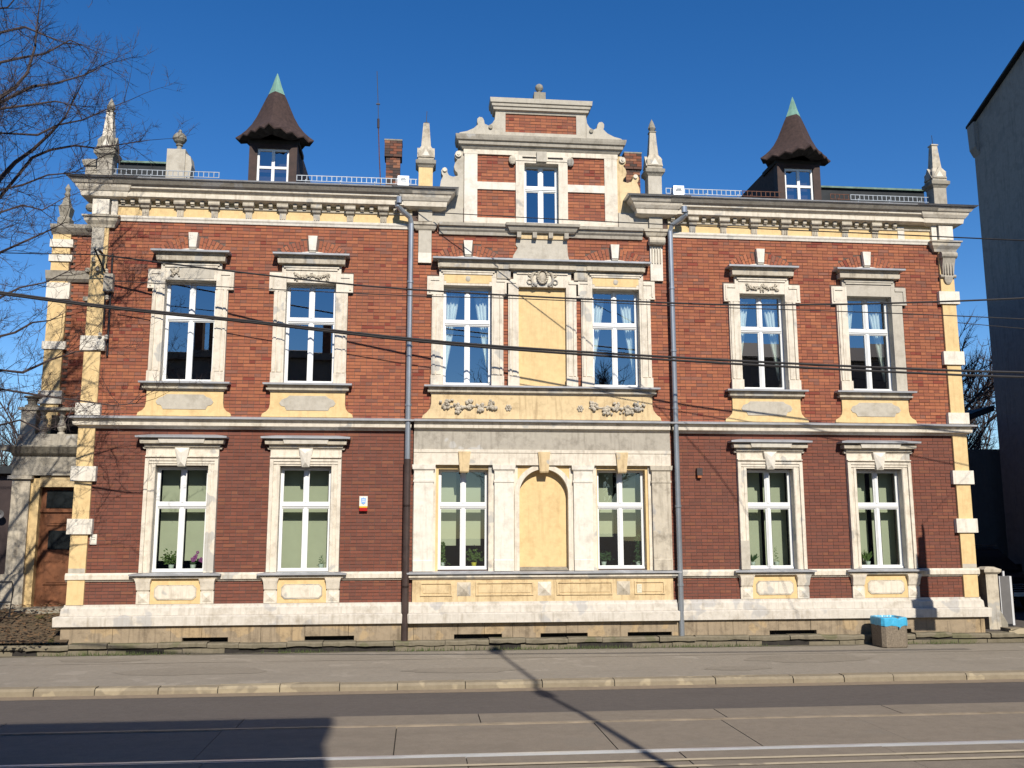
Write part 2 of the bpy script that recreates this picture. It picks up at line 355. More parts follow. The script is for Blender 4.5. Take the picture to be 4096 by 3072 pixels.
# core wall with its openings
def wall_cells(x0, x1, z0, z1, y0, y1, opens):
    k = MB(); X = sorted({x0, x1} | {v for o in opens for v in o[:2] if x0 < v < x1}); Z = sorted({z0, z1} | {v for o in opens for v in o[2:] if z0 < v < z1})
    for a, b2 in zip(X[:-1], X[1:]):
        run = None
        for c, d in zip(Z[:-1], Z[1:]):
            mx, mz = (a + b2) / 2, (c + d) / 2
            if any(o[0] < mx < o[1] and o[2] < mz < o[3] for o in opens):
                if run: k.box(a, b2, y0, y1, *run); run = None
            else: run = (run[0], d) if run else (c, d)
        if run: k.box(a, b2, y0, y1, *run)
    return k
CORE = [(a - .012, b2 + .012, c - .003, d + .012) for a, b2, c, d in OPEN]
wall = wall_cells(-10.0, 10.0, 4.75, 10.0, .010, .42, CORE).build('brick_wall', 'mortar', H)
wall_l = wall_cells(-10.0, 10.0, .3, 4.748, .010, .42, CORE).build('brick_wall', 'mortar_low', H)
gk = wall_cells(-1.85, 1.85, 9.99, 11.5, .013, .40, CORE); gk.box(-.87, .87, .012, .34, 11.7, 12.5)
gwall = gk.build('gable_wall', 'mortar', H)
# side and back walls, plain
k = MB().box(-10.1, -9.9, .44, 14, .0, 10.1).box(9.9, 10.1, .44, 14, .0, 10.1).box(-10.1, 10.1, 14.01, 14.3, 0, 10.1)
k.build('side_wall', 'sooty_brick', H)
# dark rooms behind the windows
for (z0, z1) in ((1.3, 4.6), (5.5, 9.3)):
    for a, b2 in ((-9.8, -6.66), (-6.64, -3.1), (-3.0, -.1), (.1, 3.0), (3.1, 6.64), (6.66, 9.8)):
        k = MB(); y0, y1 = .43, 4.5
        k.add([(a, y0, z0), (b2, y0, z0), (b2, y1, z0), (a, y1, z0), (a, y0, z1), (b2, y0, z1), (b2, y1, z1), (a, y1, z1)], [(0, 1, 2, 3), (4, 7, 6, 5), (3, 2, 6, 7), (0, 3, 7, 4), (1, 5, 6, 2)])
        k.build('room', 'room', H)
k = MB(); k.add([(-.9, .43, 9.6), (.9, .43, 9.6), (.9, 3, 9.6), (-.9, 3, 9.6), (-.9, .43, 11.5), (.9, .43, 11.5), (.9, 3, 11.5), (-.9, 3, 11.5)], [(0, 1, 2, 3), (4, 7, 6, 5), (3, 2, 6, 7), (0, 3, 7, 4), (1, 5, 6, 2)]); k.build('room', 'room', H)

# ---- windows
def window(cx, z0, z1, wd, y=.15, tr=.37, blind=None, glass='glass', parent=H):
    x0, x1 = cx - wd / 2, cx + wd / 2; f = .052; zt = z1 - (z1 - z0) * tr; d = .07
    k = MB()
    k.box(x0, x0 + f, y, y + d, z0 + .05, z1); k.box(x1 - f, x1, y, y + d, z0 + .05, z1); k.box(x0 + f, x1 - f, y, y + d, z1 - f, z1)
    k.box(x0, x1, y - .03, y + d, z0, z0 + .05 - .002)
    k.box(x0 + f, x1 - f, y - .012, y + d, zt - .055, zt + .055)
    k.box(x0 + f, x1 - f, y - .03, y - .0125, zt - .022, zt + .012)
    for (a, b2) in ((z0 + .05, zt - .055), (zt + .055, z1 - f)):
        k.box(cx - .040, cx + .040, y - .008, y + d - .004, a, b2); k.box(cx - .022, cx + .022, y - .022, y - .0085, a + .002, b2 - .002)
        for (p, q) in ((x0 + f, cx - .040), (cx + .040, x1 - f)):   # sash rims
            r = .023
            k.box(p, p + r, y + .008, y + d - .01, a, b2); k.box(q - r, q, y + .008, y + d - .01, a, b2)
            k.box(p + r, q - r, y + .008, y + d - .01, a, a + r); k.box(p + r, q - r, y + .008, y + d - .01, b2 - r, b2)
    win = k.build('window', 'white_frame', parent)
    for (a, b2) in ((z0 + .05, zt - .055), (zt + .055, z1 - f)):
        for (p, q) in ((x0 + f, cx - .040), (cx + .040, x1 - f)):
            tx = rnd.uniform(-.0012, .0012); tz = rnd.uniform(-.0015, .0015)
            g = MB().add([(p + .01, y + .035 - tx - tz, a + .01), (q - .01, y + .035 + tx - tz, a + .01), (q - .01, y + .035 + tx + tz, b2 - .01), (p + .01, y + .035 - tx + tz, b2 - .01)], [(0, 1, 2, 3)])
            g.build('pane', glass, win)
    if blind:
        for (p, q, a, b2) in blind:
            k = MB(); n = 2
            k.box(p - .03, q + .03, y + .37, y + .376, a, b2 + .25); k.box(p - .03, q + .03, y + .363, y + .383, a - .022, a - .001)
            k.build('blind', 'blind', win)
    return win
for cx in (-7.98, -5.31, 5.30, 7.97): window(cx, 5.765, 8.09, 1.135)
for cx in (-1.74, 1.74): window(cx, 5.775, 8.12, 1.135)
def two(cx, z0, zt, l=.5, r_=.5, gap=.02): return [(cx - .5, cx - .5 + l, z0, zt), (cx + .5 - r_, cx + .5, z0, zt)]
window(-7.96, 1.605, 3.89, 1.135, blind=[(-8.47, -7.97, 1.86, 3.80), (-7.94, -7.44, 1.86, 3.80)], glass='glass_low')
window(-5.30, 1.605, 3.89, 1.135, blind=[(-5.81, -5.31, 1.67, 3.80), (-5.28, -4.78, 1.67, 3.80)], glass='glass_low')
window(5.30, 1.605, 3.89, 1.135, blind=[(4.78, 5.22, 1.67, 3.80), (5.36, 5.44, 1.67, 3.80), (5.54, 5.84, 1.67, 3.80)], glass='glass_low')
window(7.95, 1.605, 3.89, 1.135, blind=[(7.48, 7.84, 1.67, 3.80), (8.02, 8.14, 1.67, 3.80), (8.24, 8.52, 1.67, 3.80)], glass='glass_low')
window(-1.81, 1.625, 3.87, 1.135, blind=[(-2.32, -1.98, 2.17, 3.80), (-1.78, -1.42, 2.17, 3.80)], glass='glass_low')
window(1.79, 1.625, 3.87, 1.135, blind=[(1.34, 1.68, 2.36, 3.80), (1.90, 2.22, 2.36, 3.80)], glass='glass_low')
window(0.0, 9.665, 11.17, .84, y=.13, tr=.40)

# ---- ornament helpers
def garland(x0, x1, zc, y, n=2, hgt=.1):
    k = MB()
    for s in range(n):
        a, b2 = x0 + (x1 - x0) * s / n, x0 + (x1 - x0) * (s + 1) / n
        for i in range(15):
            t = i / 14; X = a + (b2 - a) * t; sag = -hgt * 4 * t * (1 - t) * .7; thick = .4 + .6 * math.sin(math.pi * t)
            for q in range(3):
                k.blob((X + rnd.uniform(-.02, .02), y - .012 - rnd.uniform(0, .022) * thick, zc + hgt * .5 + sag + rnd.uniform(-.035, .035) * thick), rnd.uniform(.014, .03), .028, rnd.uniform(.014, .03), 6, 3, .2)
    for s in range(n + 1):
        X = x0 + (x1 - x0) * s / n
        for i in range(12): k.blob((X + rnd.uniform(-.045, .045), y - .015, zc + rnd.uniform(-hgt, hgt * .8)), rnd.uniform(.012, .028), .028, rnd.uniform(.016, .035), 6, 3, .2)
    return k
def fruit_garland(x0, x1, zc, y):
    k = MB().tube([(x0, y - .01, zc), (x1, y - .01, zc)], .02, 6)
    for s in range(5):
        X = x0 + (x1 - x0) * (s + .5) / 5; up_ = (s % 2 == 0)
        for i in range(26):
            r = rnd.uniform(.02, .042); z = zc + (.05 if up_ else -.04) + rnd.uniform(-.10, .09)
            k.blob((X + rnd.gauss(0, .055), y - .02 - rnd.uniform(0, .03), z), r, r * 1.1, r, 7, 4, .2)
        if not up_: k.blob((X, y - .04, zc - .06), .06, .05, .055, 8, 4, .1)
    return k
def rosette(cx, zc, r, y):
    k = MB().blob((cx, y - .02, zc), r * .3, .035, r * .3, 8, 4)
    for i in range(6):
        a = math.pi * i / 3; k.blob((cx + r * .62 * math.cos(a), y - .012, zc + r * .62 * math.sin(a)), r * .36, .028, r * .36, 7, 4)
    return k
def arch_fan(cx, zc, r0, r1, a0, a1, n, parent):
    for i in range(n):
        t0 = a0 + (a1 - a0) * i / n; t1 = a0 + (a1 - a0) * (i + 1) / n; g = .09 * (t1 - t0)
        for (ra, rb) in (((r0, r0 + .165), (r0 + .175, r1)) if i % 2 else ((r0, r0 + .095), (r0 + .105, r1))):
            if abs(math.cos((t0 + t1) / 2) * (ra + rb) / 2) < .10: continue
            P = [(cx + r_ * math.cos(t), zc + r_ * math.sin(t)) for r_, t in ((ra, t0 + g), (rb, t0 + g), (rb, t1 - g), (ra, t1 - g))]
            c = brick_col(True); k = MB().prism(P, -.003, .03); k.t = [c] * len(k.f)
            fixnormals(k.build('arch_brick', 'brick', parent))
def brick_col(upper, r=rnd):
    t = r.random(); j = r.uniform(.9, 1.1)
    if upper:
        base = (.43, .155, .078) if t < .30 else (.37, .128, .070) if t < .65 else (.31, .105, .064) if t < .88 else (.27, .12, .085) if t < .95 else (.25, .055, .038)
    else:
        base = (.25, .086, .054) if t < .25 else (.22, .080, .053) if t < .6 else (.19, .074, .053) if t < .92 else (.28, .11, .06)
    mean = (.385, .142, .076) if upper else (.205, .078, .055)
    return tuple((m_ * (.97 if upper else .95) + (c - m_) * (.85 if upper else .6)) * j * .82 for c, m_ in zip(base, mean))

# ---- surrounds of the upper windows
def zinc(name, x0, x1, prof, parent): return MB().mould(x0, x1, prof).build(name, 'zinc', parent)
def upper_surround(cx, mat='cream', blockmat=None, shared=False, zt=8.07, orn=None, jamb_r=None, sill=True):
    blockmat = blockmat or mat
    JB = []
    for s in (-1, 1):
        if s == 1 and jamb_r: continue
        a, b2 = sorted((cx + s * .56, cx + s * .825)); p1, p2 = sorted((cx + s * .60, cx + s * .72)); q1, q2 = sorted((cx + s * .74, cx + s * .80))
        k = MB(); k.box(a, b2, -.07, .15, 5.75, 7.86); k.box(p1, p2, -.085, -.0702, 6.0, 7.86); k.box(q1, q2, -.10, -.0703, 6.0, 7.86)
        k.box(a - .012, b2 + .012, -.125, -.0701, 5.752, 5.98); JB.append(k)
    su = (MB().box(cx - .558, cx + .558, -.073, .15, zt + .0, 8.302)).build('window_surround', blockmat, H)
    for k in JB: k.build('jamb', mat, su)
    if jamb_r:
        MB().box(cx + .56, cx + .825, -.07, .15, 5.75, 7.86).build('jamb', jamb_r, su)
    for s in (-1, 1):      # ears
        a, b2 = sorted((cx + s * .56, cx + s * .94)); k = MB().box(a, b2, -.075, .15, 7.862, 8.30)
        p1, p2 = sorted((cx + s * .66, cx + s * .90)); k.box(p1, p2, -.095, -.0752, 8.20, 8.26); q1, q2 = sorted((cx + s * .86, cx + s * .90)); k.box(q1, q2, -.0949, -.0751, 7.92, 8.198)
        k.box(min(a, b2), max(a, b2), -.09, -.0753, 7.863, 7.90)
        k.build('ear', jamb_r if (s == 1 and jamb_r) else mat, su)
    k = MB().box(cx - .665, cx + .665, -.073, .1, 8.303, 8.52)
    k.box(cx - .58, cx + .58, -.10, -.0735, 8.36, 8.40); k.box(cx - .62, cx + .62, -.115, -.0736, 8.41, 8.44)
    k.build('frieze_block', blockmat, su)
    if not shared:
        MB().mould(cx - .56, cx + .56, [(.09, 8.46), (.10, 8.49), (.19, 8.495), (.20, 8.595), (.155, 8.597), (.21, 8.675)]).build('hood', 'cream_dirty', su)
        zinc('flashing', cx - .56, cx + .56, [(.295, 8.676), (.30, 8.715), (.0, 8.735)], su)
        if sill:
            MB().mould(cx - .77, cx + .77, [(.06, 5.545), (.09, 5.585), (.135, 5.59), (.14, 5.63), (.10, 5.632), (.14, 5.70)]).build('sill', 'cream_dirty', su)
            zinc('flashing', cx - .77, cx + .77, [(.205, 5.701), (.21, 5.74), (.02, 5.752)], su)
        P = [(cx - 1.01, 4.99), (cx - .99, 5.06), (cx - .90, 5.11), (cx - .845, 5.18), (cx - .825, 5.28), (cx - .825, 5.545), (cx + .825, 5.545), (cx + .825, 5.28), (cx + .845, 5.18), (cx + .90, 5.11), (cx + .99, 5.06), (cx + 1.01, 4.99)]
        ap = fixnormals(MB().prism(P[::-1], -.05, .03).build('apron', 'yellow', su))
        Q = [(cx - .62, 5.30), (cx - .58, 5.24), (cx - .50, 5.22), (cx - .46, 5.14), (cx + .46, 5.14), (cx + .50, 5.22), (cx + .58, 5.24), (cx + .62, 5.30), (cx + .57, 5.38), (cx + .46, 5.42), (cx + .40, 5.47), (cx - .40, 5.47), (cx - .46, 5.42), (cx - .57, 5.38)]
        fixnormals(MB().prism(Q, -.062, -.0502).build('grey_panel', 'grey_render', su))
    # lunette and keystone over the hood
    L = [(cx + .46 * math.cos(R(a)) * .95, 8.70 + .125 * math.sin(R(a))) for a in range(0, 181, 15)]
    fixnormals(MB().prism(L, -.02, .02).build('lunette', 'cream_clean', su))
    Kp = [(cx - .074, 8.84), (cx + .074, 8.84), (cx + .104, 9.18), (cx - .104, 9.18)]
    kk = MB().prism(Kp, -.10, .02); fixnormals(kk.build('keystone', 'cream_clean', su))
    box('keystone_foot', 'grey_dirty', su, cx - .072, cx + .072, -.085, .0, 8.79, 8.838)
    EXCL.extend([(cx - .83, cx + .83, 5.5, 8.3), (cx - .945, cx + .945, 7.86, 8.30), (cx - .67, cx + .67, 8.2, 8.66), (cx - .36, cx + .36, 8.6, 8.79), (cx - .11, cx + .11, 8.75, 9.185)])
    if not shared: EXCL.append((cx - .83, cx + .83, 4.95, 5.55))
    for (h, z) in ((.70, 8.93),): pass
    zc = 8.70 - .83; arch_fan(cx, zc, .955, 1.235, R(90 - 37), R(90 + 37), 17, wall)
    ARCH.append((cx, zc, .945, 1.245, 37.5))
    if orn == 'garland': garland(cx - .36, cx + .36, 8.22, -.075).build('garland', 'cream_dirty', su)
    elif orn == 'patch':
        fixnormals(MB().prism([(cx - .24, 8.10), (cx + .50, 8.11), (cx + .51, 8.34), (cx + .2, 8.35), (cx - .2, 8.345), (cx - .27, 8.25)], -.08, -.0735).build('render_patch', 'grey_render', su))
        garland(cx - .42, cx - .30, 8.25, -.075, 1).build('garland', 'cream_dirty', su)
    return su
ARCH = []
upper_surround(-7.98, orn='patch'); upper_surround(-5.31, orn='garland'); upper_surround(5.30, orn='garland')
upper_surround(7.97, blockmat='grey_render', jamb_r='grey_render')
for cx, nm in ((-1.74, 1), (1.74, 1)):
    su = upper_surround(cx, shared=True, zt=8.10)
    Q = [(cx - .5, 8.15), (cx + .5, 8.15), (cx + .5, 8.20), (cx + .55, 8.20), (cx + .55, 8.36), (cx - .55, 8.36), (cx - .55, 8.20), (cx - .5, 8.20)]
    fixnormals(MB().prism(Q, -.079, -.0735).build('yellow_panel', 'yellow', su))
    MB().blob((cx, -.08, 8.26), .06, .02, .07, 9, 5, .2).build('broken_ornament', 'grey_render', su)
# blind middle niche of the upper centre
k = MB()
for s in (-1, 1):
    a, b2 = sorted((s * .56, s * .80)); k.box(a, b2, -.07, .12, 5.75, 7.86); p1, p2 = sorted((s * .60, s * .70)); k.box(p1, p2, -.085, -.0702, 6.0, 7.86); q1, q2 = sorted((s * .72, s * .77)); k.box(q1, q2, -.10, -.0703, 6.0, 7.86); k.box(a - .012, b2 + .012, -.125, -.0701, 5.752, 5.98)
    a, b2 = sorted((s * .56, s * .87)); k.box(a, b2, -.075, .12, 7.862, 8.28); p1, p2 = sorted((s * .62, s * .84)); k.box(p1, p2, -.095, -.0752, 8.18, 8.24)
k.box(-.558, .558, -.073, .12, 8.10, 8.28); k.box(-.68, .68, -.073, .1, 8.281, 8.52); k.box(-.6, .6, -.10, -.0735, 8.40, 8.44)
ns = k.build('niche_surround', 'cream', H)
box('niche_panel', 'yellow', ns, -.558, .558, .045, .12, 5.755, 8.098)
EXCL += [(-.80, .80, 5.5, 8.6), (-.88, .88, 7.86, 8.6)]
k = MB()
for s in (-1, 1):      # cartouche
    for i in range(14):
        t = i / 13; a = R(-70 + 150 * t); k.blob((s * (.10 + .15 * math.cos(a)), -.10, 8.31 + .17 * math.sin(a)), .035, .03, .04, 7, 4)
    for (ex, ez, er) in ((.28, 8.40, .05), (.30, 8.22, .055), (.20, 8.15, .04)):
        for i in range(10):
            a = R(36 * i); k.blob((s * ex + er * math.cos(a), -.09, ez + er * math.sin(a)), .02, .025, .02, 6, 3)
for i in range(18):
    a = R(20 * i); k.blob((.115 * math.cos(a), -.12, 8.34 + .155 * math.sin(a)), .03, .035, .03, 7, 4)
k.blob((0, -.10, 8.33), .09, .05, .13, 9, 5); k.build('cartouche', 'cream_dirty', ns)
# shared hood, sill and apron of the upper centre
ch = MB()
ch.mould(-2.26, 2.26, [(.09, 8.46), (.10, 8.49), (.17, 8.495), (.18, 8.595), (.155, 8.597), (.20, 8.675)])
cho = ch.build('centre_hood', 'cream_dirty', H)
for (a, b2) in ((-2.40, -1.04), (-.78, .78), (1.04, 2.40)): MB().mould(a, b2, [(.181, 8.50), (.20, 8.502), (.205, 8.594)], yb=-.15, ends=False).build('fascia', 'cream_dirty', cho)
zinc('flashing', -2.26, 2.26, [(.295, 8.676), (.30, 8.715), (.0, 8.735)], cho)
for X in (-.91, .91): box('capital_block', 'cream_dirty', cho, X - .16, X + .16, -.12, .0, 8.27, 8.46)
cs = MB().mould(-2.50, 2.50, [(.06, 5.545), (.09, 5.585), (.135, 5.59), (.14, 5.63), (.10, 5.632), (.14, 5.70)]).build('centre_sill', 'cream_dirty', H)
zinc('flashing', -2.50, 2.50, [(.215, 5.701), (.22, 5.74), (.02, 5.752)], cs)
P = [(-2.76, 4.99), (-2.74, 5.06), (-2.66, 5.12), (-2.58, 5.22), (-2.555, 5.32), (-2.555, 5.545), (2.555, 5.545), (2.555, 5.32), (2.58, 5.22), (2.66, 5.12), (2.74, 5.06), (2.76, 4.99)]
ap = fixnormals(MB().prism(P[::-1], -.06, .03).build('centre_apron', 'yellow_dirty', H))
for (a, b2) in ((-2.32, -1.06), (1.06, 2.34)): fruit_garland(a, b2, 5.27, -.06).build('fruit_garland', 'cream_dirty', ap)
for X in (-.80, .86): rosette(X, 5.25, .085, -.06).build('rosette', 'cream_dirty', ap)
EXCL += [(-2.57, 2.57, 4.95, 5.6), (-2.40, 2.40, 8.46, 8.6)]

# ---- surrounds of the lower windows
def lower_surround(cx, patch=False):
    k = MB(); JB = []
    for s in (-1, 1):
        k = MB(); JB.append(k)
        a, b2 = sorted((cx + s * .56, cx + s * .775)); k.box(a, b2, -.06, .15, 1.60, 3.90)
        a, b2 = sorted((cx + s * .70, cx + s * .775)); k.box(a, b2, -.10, -.0602, 1.60, 4.05)
        a, b2 = sorted((cx + s * .57, cx + s * .63)); k.box(a, b2, -.075, -.0603, 1.60, 3.93)
    k = MB().box(cx - .775, cx + .775, -.06, .15, 3.902, 4.30); k.box(cx - .698, cx + .698, -.08, -.0602, 3.94, 3.99); k.box(cx - .699, cx + .699, -.10, -.0603, 4.0, 4.05)
    k.box(cx - .774, cx + .774, -.12, -.0604, 4.08, 4.11)
    k.mould(cx - .76, cx + .76, [(.07, 4.26), (.09, 4.30), (.10, 4.301)])
    su = k.build('window_surround', 'cream', H)
    for k in JB: k.build('jamb', 'cream', su)
    if patch: box('render_patch', 'grey_render', su, cx - .777, cx - .57, -.104, -.05, 1.601, 2.25)
    MB().mould(cx - .68, cx + .68, [(.12, 4.302), (.13, 4.365), (.20, 4.37), (.21, 4.45), (.165, 4.452), (.21, 4.49)]).build('hood', 'cream_dirty', su)
    k = MB().mould(cx - .25, cx + .25, [(.14, 4.375), (.215, 4.38), (.25, 4.488)]); k.build('hood_block', 'cream_clean', su)
    zinc('flashing', cx - .68, cx + .68, [(.285, 4.491), (.29, 4.53), (.0, 4.585)], su)
    # diamond keystone
    K = MB(); t, b3 = .155, .08; zt, zb = 4.285, 3.875; zm = 4.12
    vs = [(cx - b3, -.13, zb), (cx + b3, -.13, zb), (cx + t, -.13, zt), (cx - t, -.13, zt), (cx, -.20, zb + .09), (cx, -.20, zt - .12),
          (cx - b3, .0, zb), (cx + b3, .0, zb), (cx + t, .0, zt), (cx - t, .0, zt)]
    K.add(vs, [(0, 1, 4), (1, 2, 5, 4), (2, 3, 5), (3, 0, 4, 5), (0, 6, 7, 1), (1, 7, 8, 2), (2, 8, 9, 3), (3, 9, 6, 0)])
    K.build('keystone', 'cream_clean', su)
    # sill on two brackets with a panel between
    MB().mould(cx - .76, cx + .76, [(.11, 1.475), (.13, 1.505), (.09, 1.507), (.12, 1.54)]).build('sill', 'cream', su)
    zinc('flashing', cx - .76, cx + .76, [(.19, 1.541), (.195, 1.575), (.02, 1.60)], su)
    for s in (-1, 1):
        c = cx + s * .665; k = MB()
        k.rings([[(c - h, -d, z), (c + h, -d, z), (c + h, .02, z), (c - h, .02, z)] for h, d, z in ((.14, .055, .945), (.14, .06, 1.20), (.125, .06, 1.205), (.125, .075, 1.235), (.14, .085, 1.24), (.145, .12, 1.36), (.155, .14, 1.42), (.175, .15, 1.474))])
        bk_ = k.build('bracket', 'cream', su)
        d = MB(); zc = 1.075; d.add([(c - .095, -.0602, zc - .09), (c + .095, -.0602, zc - .09), (c + .095, -.0602, zc + .09), (c - .095, -.0602, zc + .09), (c, -.10, zc)], [(0, 1, 4), (1, 2, 4), (2, 3, 4), (3, 0, 4)])
        d.build('diamond', 'cream', su)
    pn = box('sill_panel', 'yellow', su, cx - .523, cx + .523, -.045, .02, .945, 1.474)
    def octo(a, b2, z0, z1, c): return [(a + c, z0), (b2 - c, z0), (b2, z0 + c), (b2, z1 - c), (b2 - c, z1), (a + c, z1), (a, z1 - c), (a, z0 + c)]
    fixnormals(MB().prism(octo(cx - .44, cx + .44, 1.03, 1.345, .07), -.06, -.046).build('panel_rim', 'cream_dirty', su))
    fixnormals(MB().prism(octo(cx - .415, cx + .415, 1.055, 1.32, .06), -.066, -.0602).build('panel_field', 'cream', su))
    EXCL.extend([(cx - .78, cx + .78, 1.4, 4.32), (cx - .81, cx + .81, .9, 1.62), (cx - .72, cx + .72, 4.3, 4.47)])
for cx in (-7.96, -5.30): lower_surround(cx)
lower_surround(5.30, True); lower_surround(7.95)

# ---- lower centre bay in stucco: pilasters, arched niche, frieze, panels
cb = wall_cells(-2.93, 2.93, 1.595, 4.30, -.05, .005, [(-2.43, -1.25, 1.5, 3.94), (-.59, .59, 1.5, 3.95), (1.21, 2.41, 1.5, 3.94)])
cbay = cb.build('centre_bay', 'cream', H)
for cx in (-1.81, 1.79):    # yellow window reveals
    k = MB(); 
    for s in (-1, 1):
        a, b2 = sorted((cx + s * .56, cx + s * .70)); k.box(a, b2, -.02, .15, 1.60, 3.94)
    k.box(cx - .56, cx + .56, -.02, .15, 3.85, 3.94); k.build('reveal', 'yellow', cbay)
for c in (-2.70, -.905, .89, 2.70):
    k = MB(); h = .215; k.box(c - h, c + h, -.13, -.048, 1.86, 3.55)
    k.mould(c - h, c + h, [(.14, 1.598), (.15, 1.83), (.13, 1.858)], yb=-.048, ends=False)
    k.rings([[(c - h - e, -.13 - e, z), (c + h + e, -.13 - e, z), (c + h + e, -.048, z), (c - h - e, -.048, z)] for e, z in ((.0, 3.552), (.015, 3.555), (.015, 3.60), (0, 3.605), (0, 3.80), (.02, 3.835), (.035, 3.84), (.045, 3.94))])
    k.build('pilaster', 'cream_clean' if c < 2 else 'cream_dirty', cbay)
k = MB(); k.mould(-2.93, 2.93, [(.13, 3.941), (.14, 4.20), (.155, 4.215), (.16, 4.285)], yb=-.052, ends=False); k.build('architrave', 'cream', cbay)
k = MB(); k.mould(-2.93, 2.93, [(.135, 4.286), (.115, 4.69)], ends=False); k.build('frieze', 'grey_dirty', cbay)
for c in (-1.80, -.0, 1.79):
    k = MB(); k.rings([[(c - h, -d, z), (c + h, -d, z), (c + h, -.05, z), (c - h, -.05, z)] for h, d, z in ((.095, .15, 3.77), (.10, .17, 3.80), (.135, .20, 4.20), (.14, .20, 4.235))]); k.build('keystone', 'yellow_dirty', cbay)
# arched niche
N = 24; k = MB(); ro, ri, zc = .665, .555, 3.30
arc = lambda r_: [(r_ * math.cos(math.pi * i / N), zc + r_ * math.sin(math.pi * i / N)) for i in range(N + 1)]
out = [(ro, 1.60)] + arc(ro) + [(-ro, 1.60)]; inn = [(ri, 1.60)] + arc(ri) + [(-ri, 1.60)]
for i in range(len(out) - 1):
    a, b2, c, d = out[i], out[i + 1], inn[i + 1], inn[i]
    k.add([(a[0], -.085, a[1]), (b2[0], -.085, b2[1]), (c[0], -.085, c[1]), (d[0], -.085, d[1]), (a[0], -.02, a[1]), (b2[0], -.02, b2[1]), (c[0], .16, c[1]), (d[0], .16, d[1])], [(0, 1, 2, 3)[::-1], (0, 4, 5, 1)[::-1], (3, 2, 6, 7)[::-1]])
nich = k.build('niche_arch', 'cream', cbay)
# spandrel plate around the arch and the niche back
k = MB(); sp = [(.685, 1.60), (.685, 3.948), (-.685, 3.948), (-.685, 1.60)]
ou2 = [(.685, 1.60)] + [(max(-.685, min(.685, 1.2 * math.cos(math.pi * i / N))), zc + (3.948 - zc) * min(1, 1.7 * math.sin(math.pi * i / N))) for i in range(N + 1)] + [(-.685, 1.60)]
for i in range(len(ou2) - 1):
    a, b2, c, d = ou2[i], ou2[i + 1], out[i + 1], out[i]
    k.add([(a[0], -.035, a[1]), (b2[0], -.035, b2[1]), (c[0], -.035, c[1]), (d[0], -.035, d[1])], [(3, 2, 1, 0)])
k.build('spandrel', 'yellow', cbay)
fixnormals(MB().prism([(ri + .05, 1.60)] + [(x_ * 1.09, z_ + .03) for x_, z_ in arc(ri)] + [(-ri - .05, 1.60)], .11, .14).build('niche_back', 'yellow', cbay))
MB().add([(-.56, -.08, 1.605), (.56, -.08, 1.605), (.56, .11, 1.68), (-.56, .11, 1.68)], [(0, 1, 2, 3)]).build('niche_floor', 'old_stone', cbay)
# centre sill with flashing, parapet with panels
csl = MB().mould(-2.86, 2.86, [(.12, 1.43), (.14, 1.465), (.17, 1.47), (.175, 1.505), (.14, 1.507), (.16, 1.54)]).build('centre_sill', 'cream', H)
zinc('flashing', -2.86, 2.86, [(.225, 1.541), (.23, 1.575), (.02, 1.60)], csl)
pb = box('centre_parapet', 'yellow_dirty', H, -2.92, 2.92, -.09, .005, .93, 1.429)
for (a, b2, z0, z1) in ((-2.75, -2.05, 1.07, 1.36), (-1.53, -.25, 1.07, 1.36), (.27, 1.53, 1.07, 1.36), (2.03, 2.72, 1.07, 1.36)):
    k = MB(); r_ = .03
    k.box(a, b2, -.115, -.0902, z0, z0 + r_); k.box(a, b2, -.115, -.0902, z1 - r_, z1); k.box(a, a + r_, -.1149, -.0903, z0 + r_, z1 - r_); k.box(b2 - r_, b2, -.1149, -.0903, z0 + r_, z1 - r_)
    k.box(a + .06, b2 - .06, -.102, -.0901, z0 + .06, z1 - .06); k.build('panel', 'yellow_dirty', pb)
for c in (-1.79, 0.0, 1.78):
    zc = 1.21; k = MB().add([(c - .15, -.0905, zc - .15), (c + .15, -.0905, zc - .15), (c + .15, -.0905, zc + .15), (c - .15, -.0905, zc + .15), (c, -.16, zc)], [(0, 1, 4), (1, 2, 4), (2, 3, 4), (3, 0, 4)]); k.build('diamond', 'cream_dirty' if c else 'cream', pb)
EXCL += [(-2.935, 2.935, .3, 4.75)]

# ---- belt course, string course, plinth, base
for (a, b2, dd) in ((-10.12, -3.16, 0), (-2.93, 2.93, .03), (3.16, 10.12, 0)):
    k = MB().mould(a, b2, [(.06 + dd, 4.70), (.09 + dd, 4.74), (.16 + dd, 4.765), (.17 + dd, 4.835), (.135 + dd, 4.837), (.17 + dd, 4.905)], ends=(dd == 0)); b_ = k.build('belt_course', 'cream', H)
    MB().mould(a, b2, [(.245 + dd, 4.906), (.25 + dd, 4.94), (.0, 4.99)], ends=(dd == 0)).build('flashing', 'zinc', b_)
def strings(a, b2, e0=0, e1=0):
    MB().mould(a, b2, [(.03, 1.42), (.045, 1.455), (.05, 1.46), (.085, 1.465), (.09, 1.555), (.06, 1.60)], ends=False).build('string_course', 'cream', H)
for (a, b2) in ((-10.24, -8.78), (-7.14, -6.12), (-4.48, -3.13), (3.13, 4.48), (6.12, 7.13), (8.77, 10.24)): strings(a, b2)
for (a, b2) in ((-10.18, -3.10), (-2.99, 2.99), (3.10, 10.18)):
    dd = .06 if abs(a) < 3 else 0
    pl = MB().mould(a, b2, [(.20 + dd, .505), (.205 + dd, .69), (.19 + dd, .705), (.10 + dd, .72)], ends=(abs(a) > 3)).build('plinth', 'plinth', H)
    MB().mould(a, b2, [(.10 + dd, .721), (.09 + dd, .86), (.05 + dd, .90), (.045 + dd, .94)], ends=(abs(a) > 3)).build('plinth_slope', 'plinth', pl)
base_root = MB().box(-10.1, 10.1, .02, .40, -.2, .50).build('base_wall', 'joint_and_shade', H)
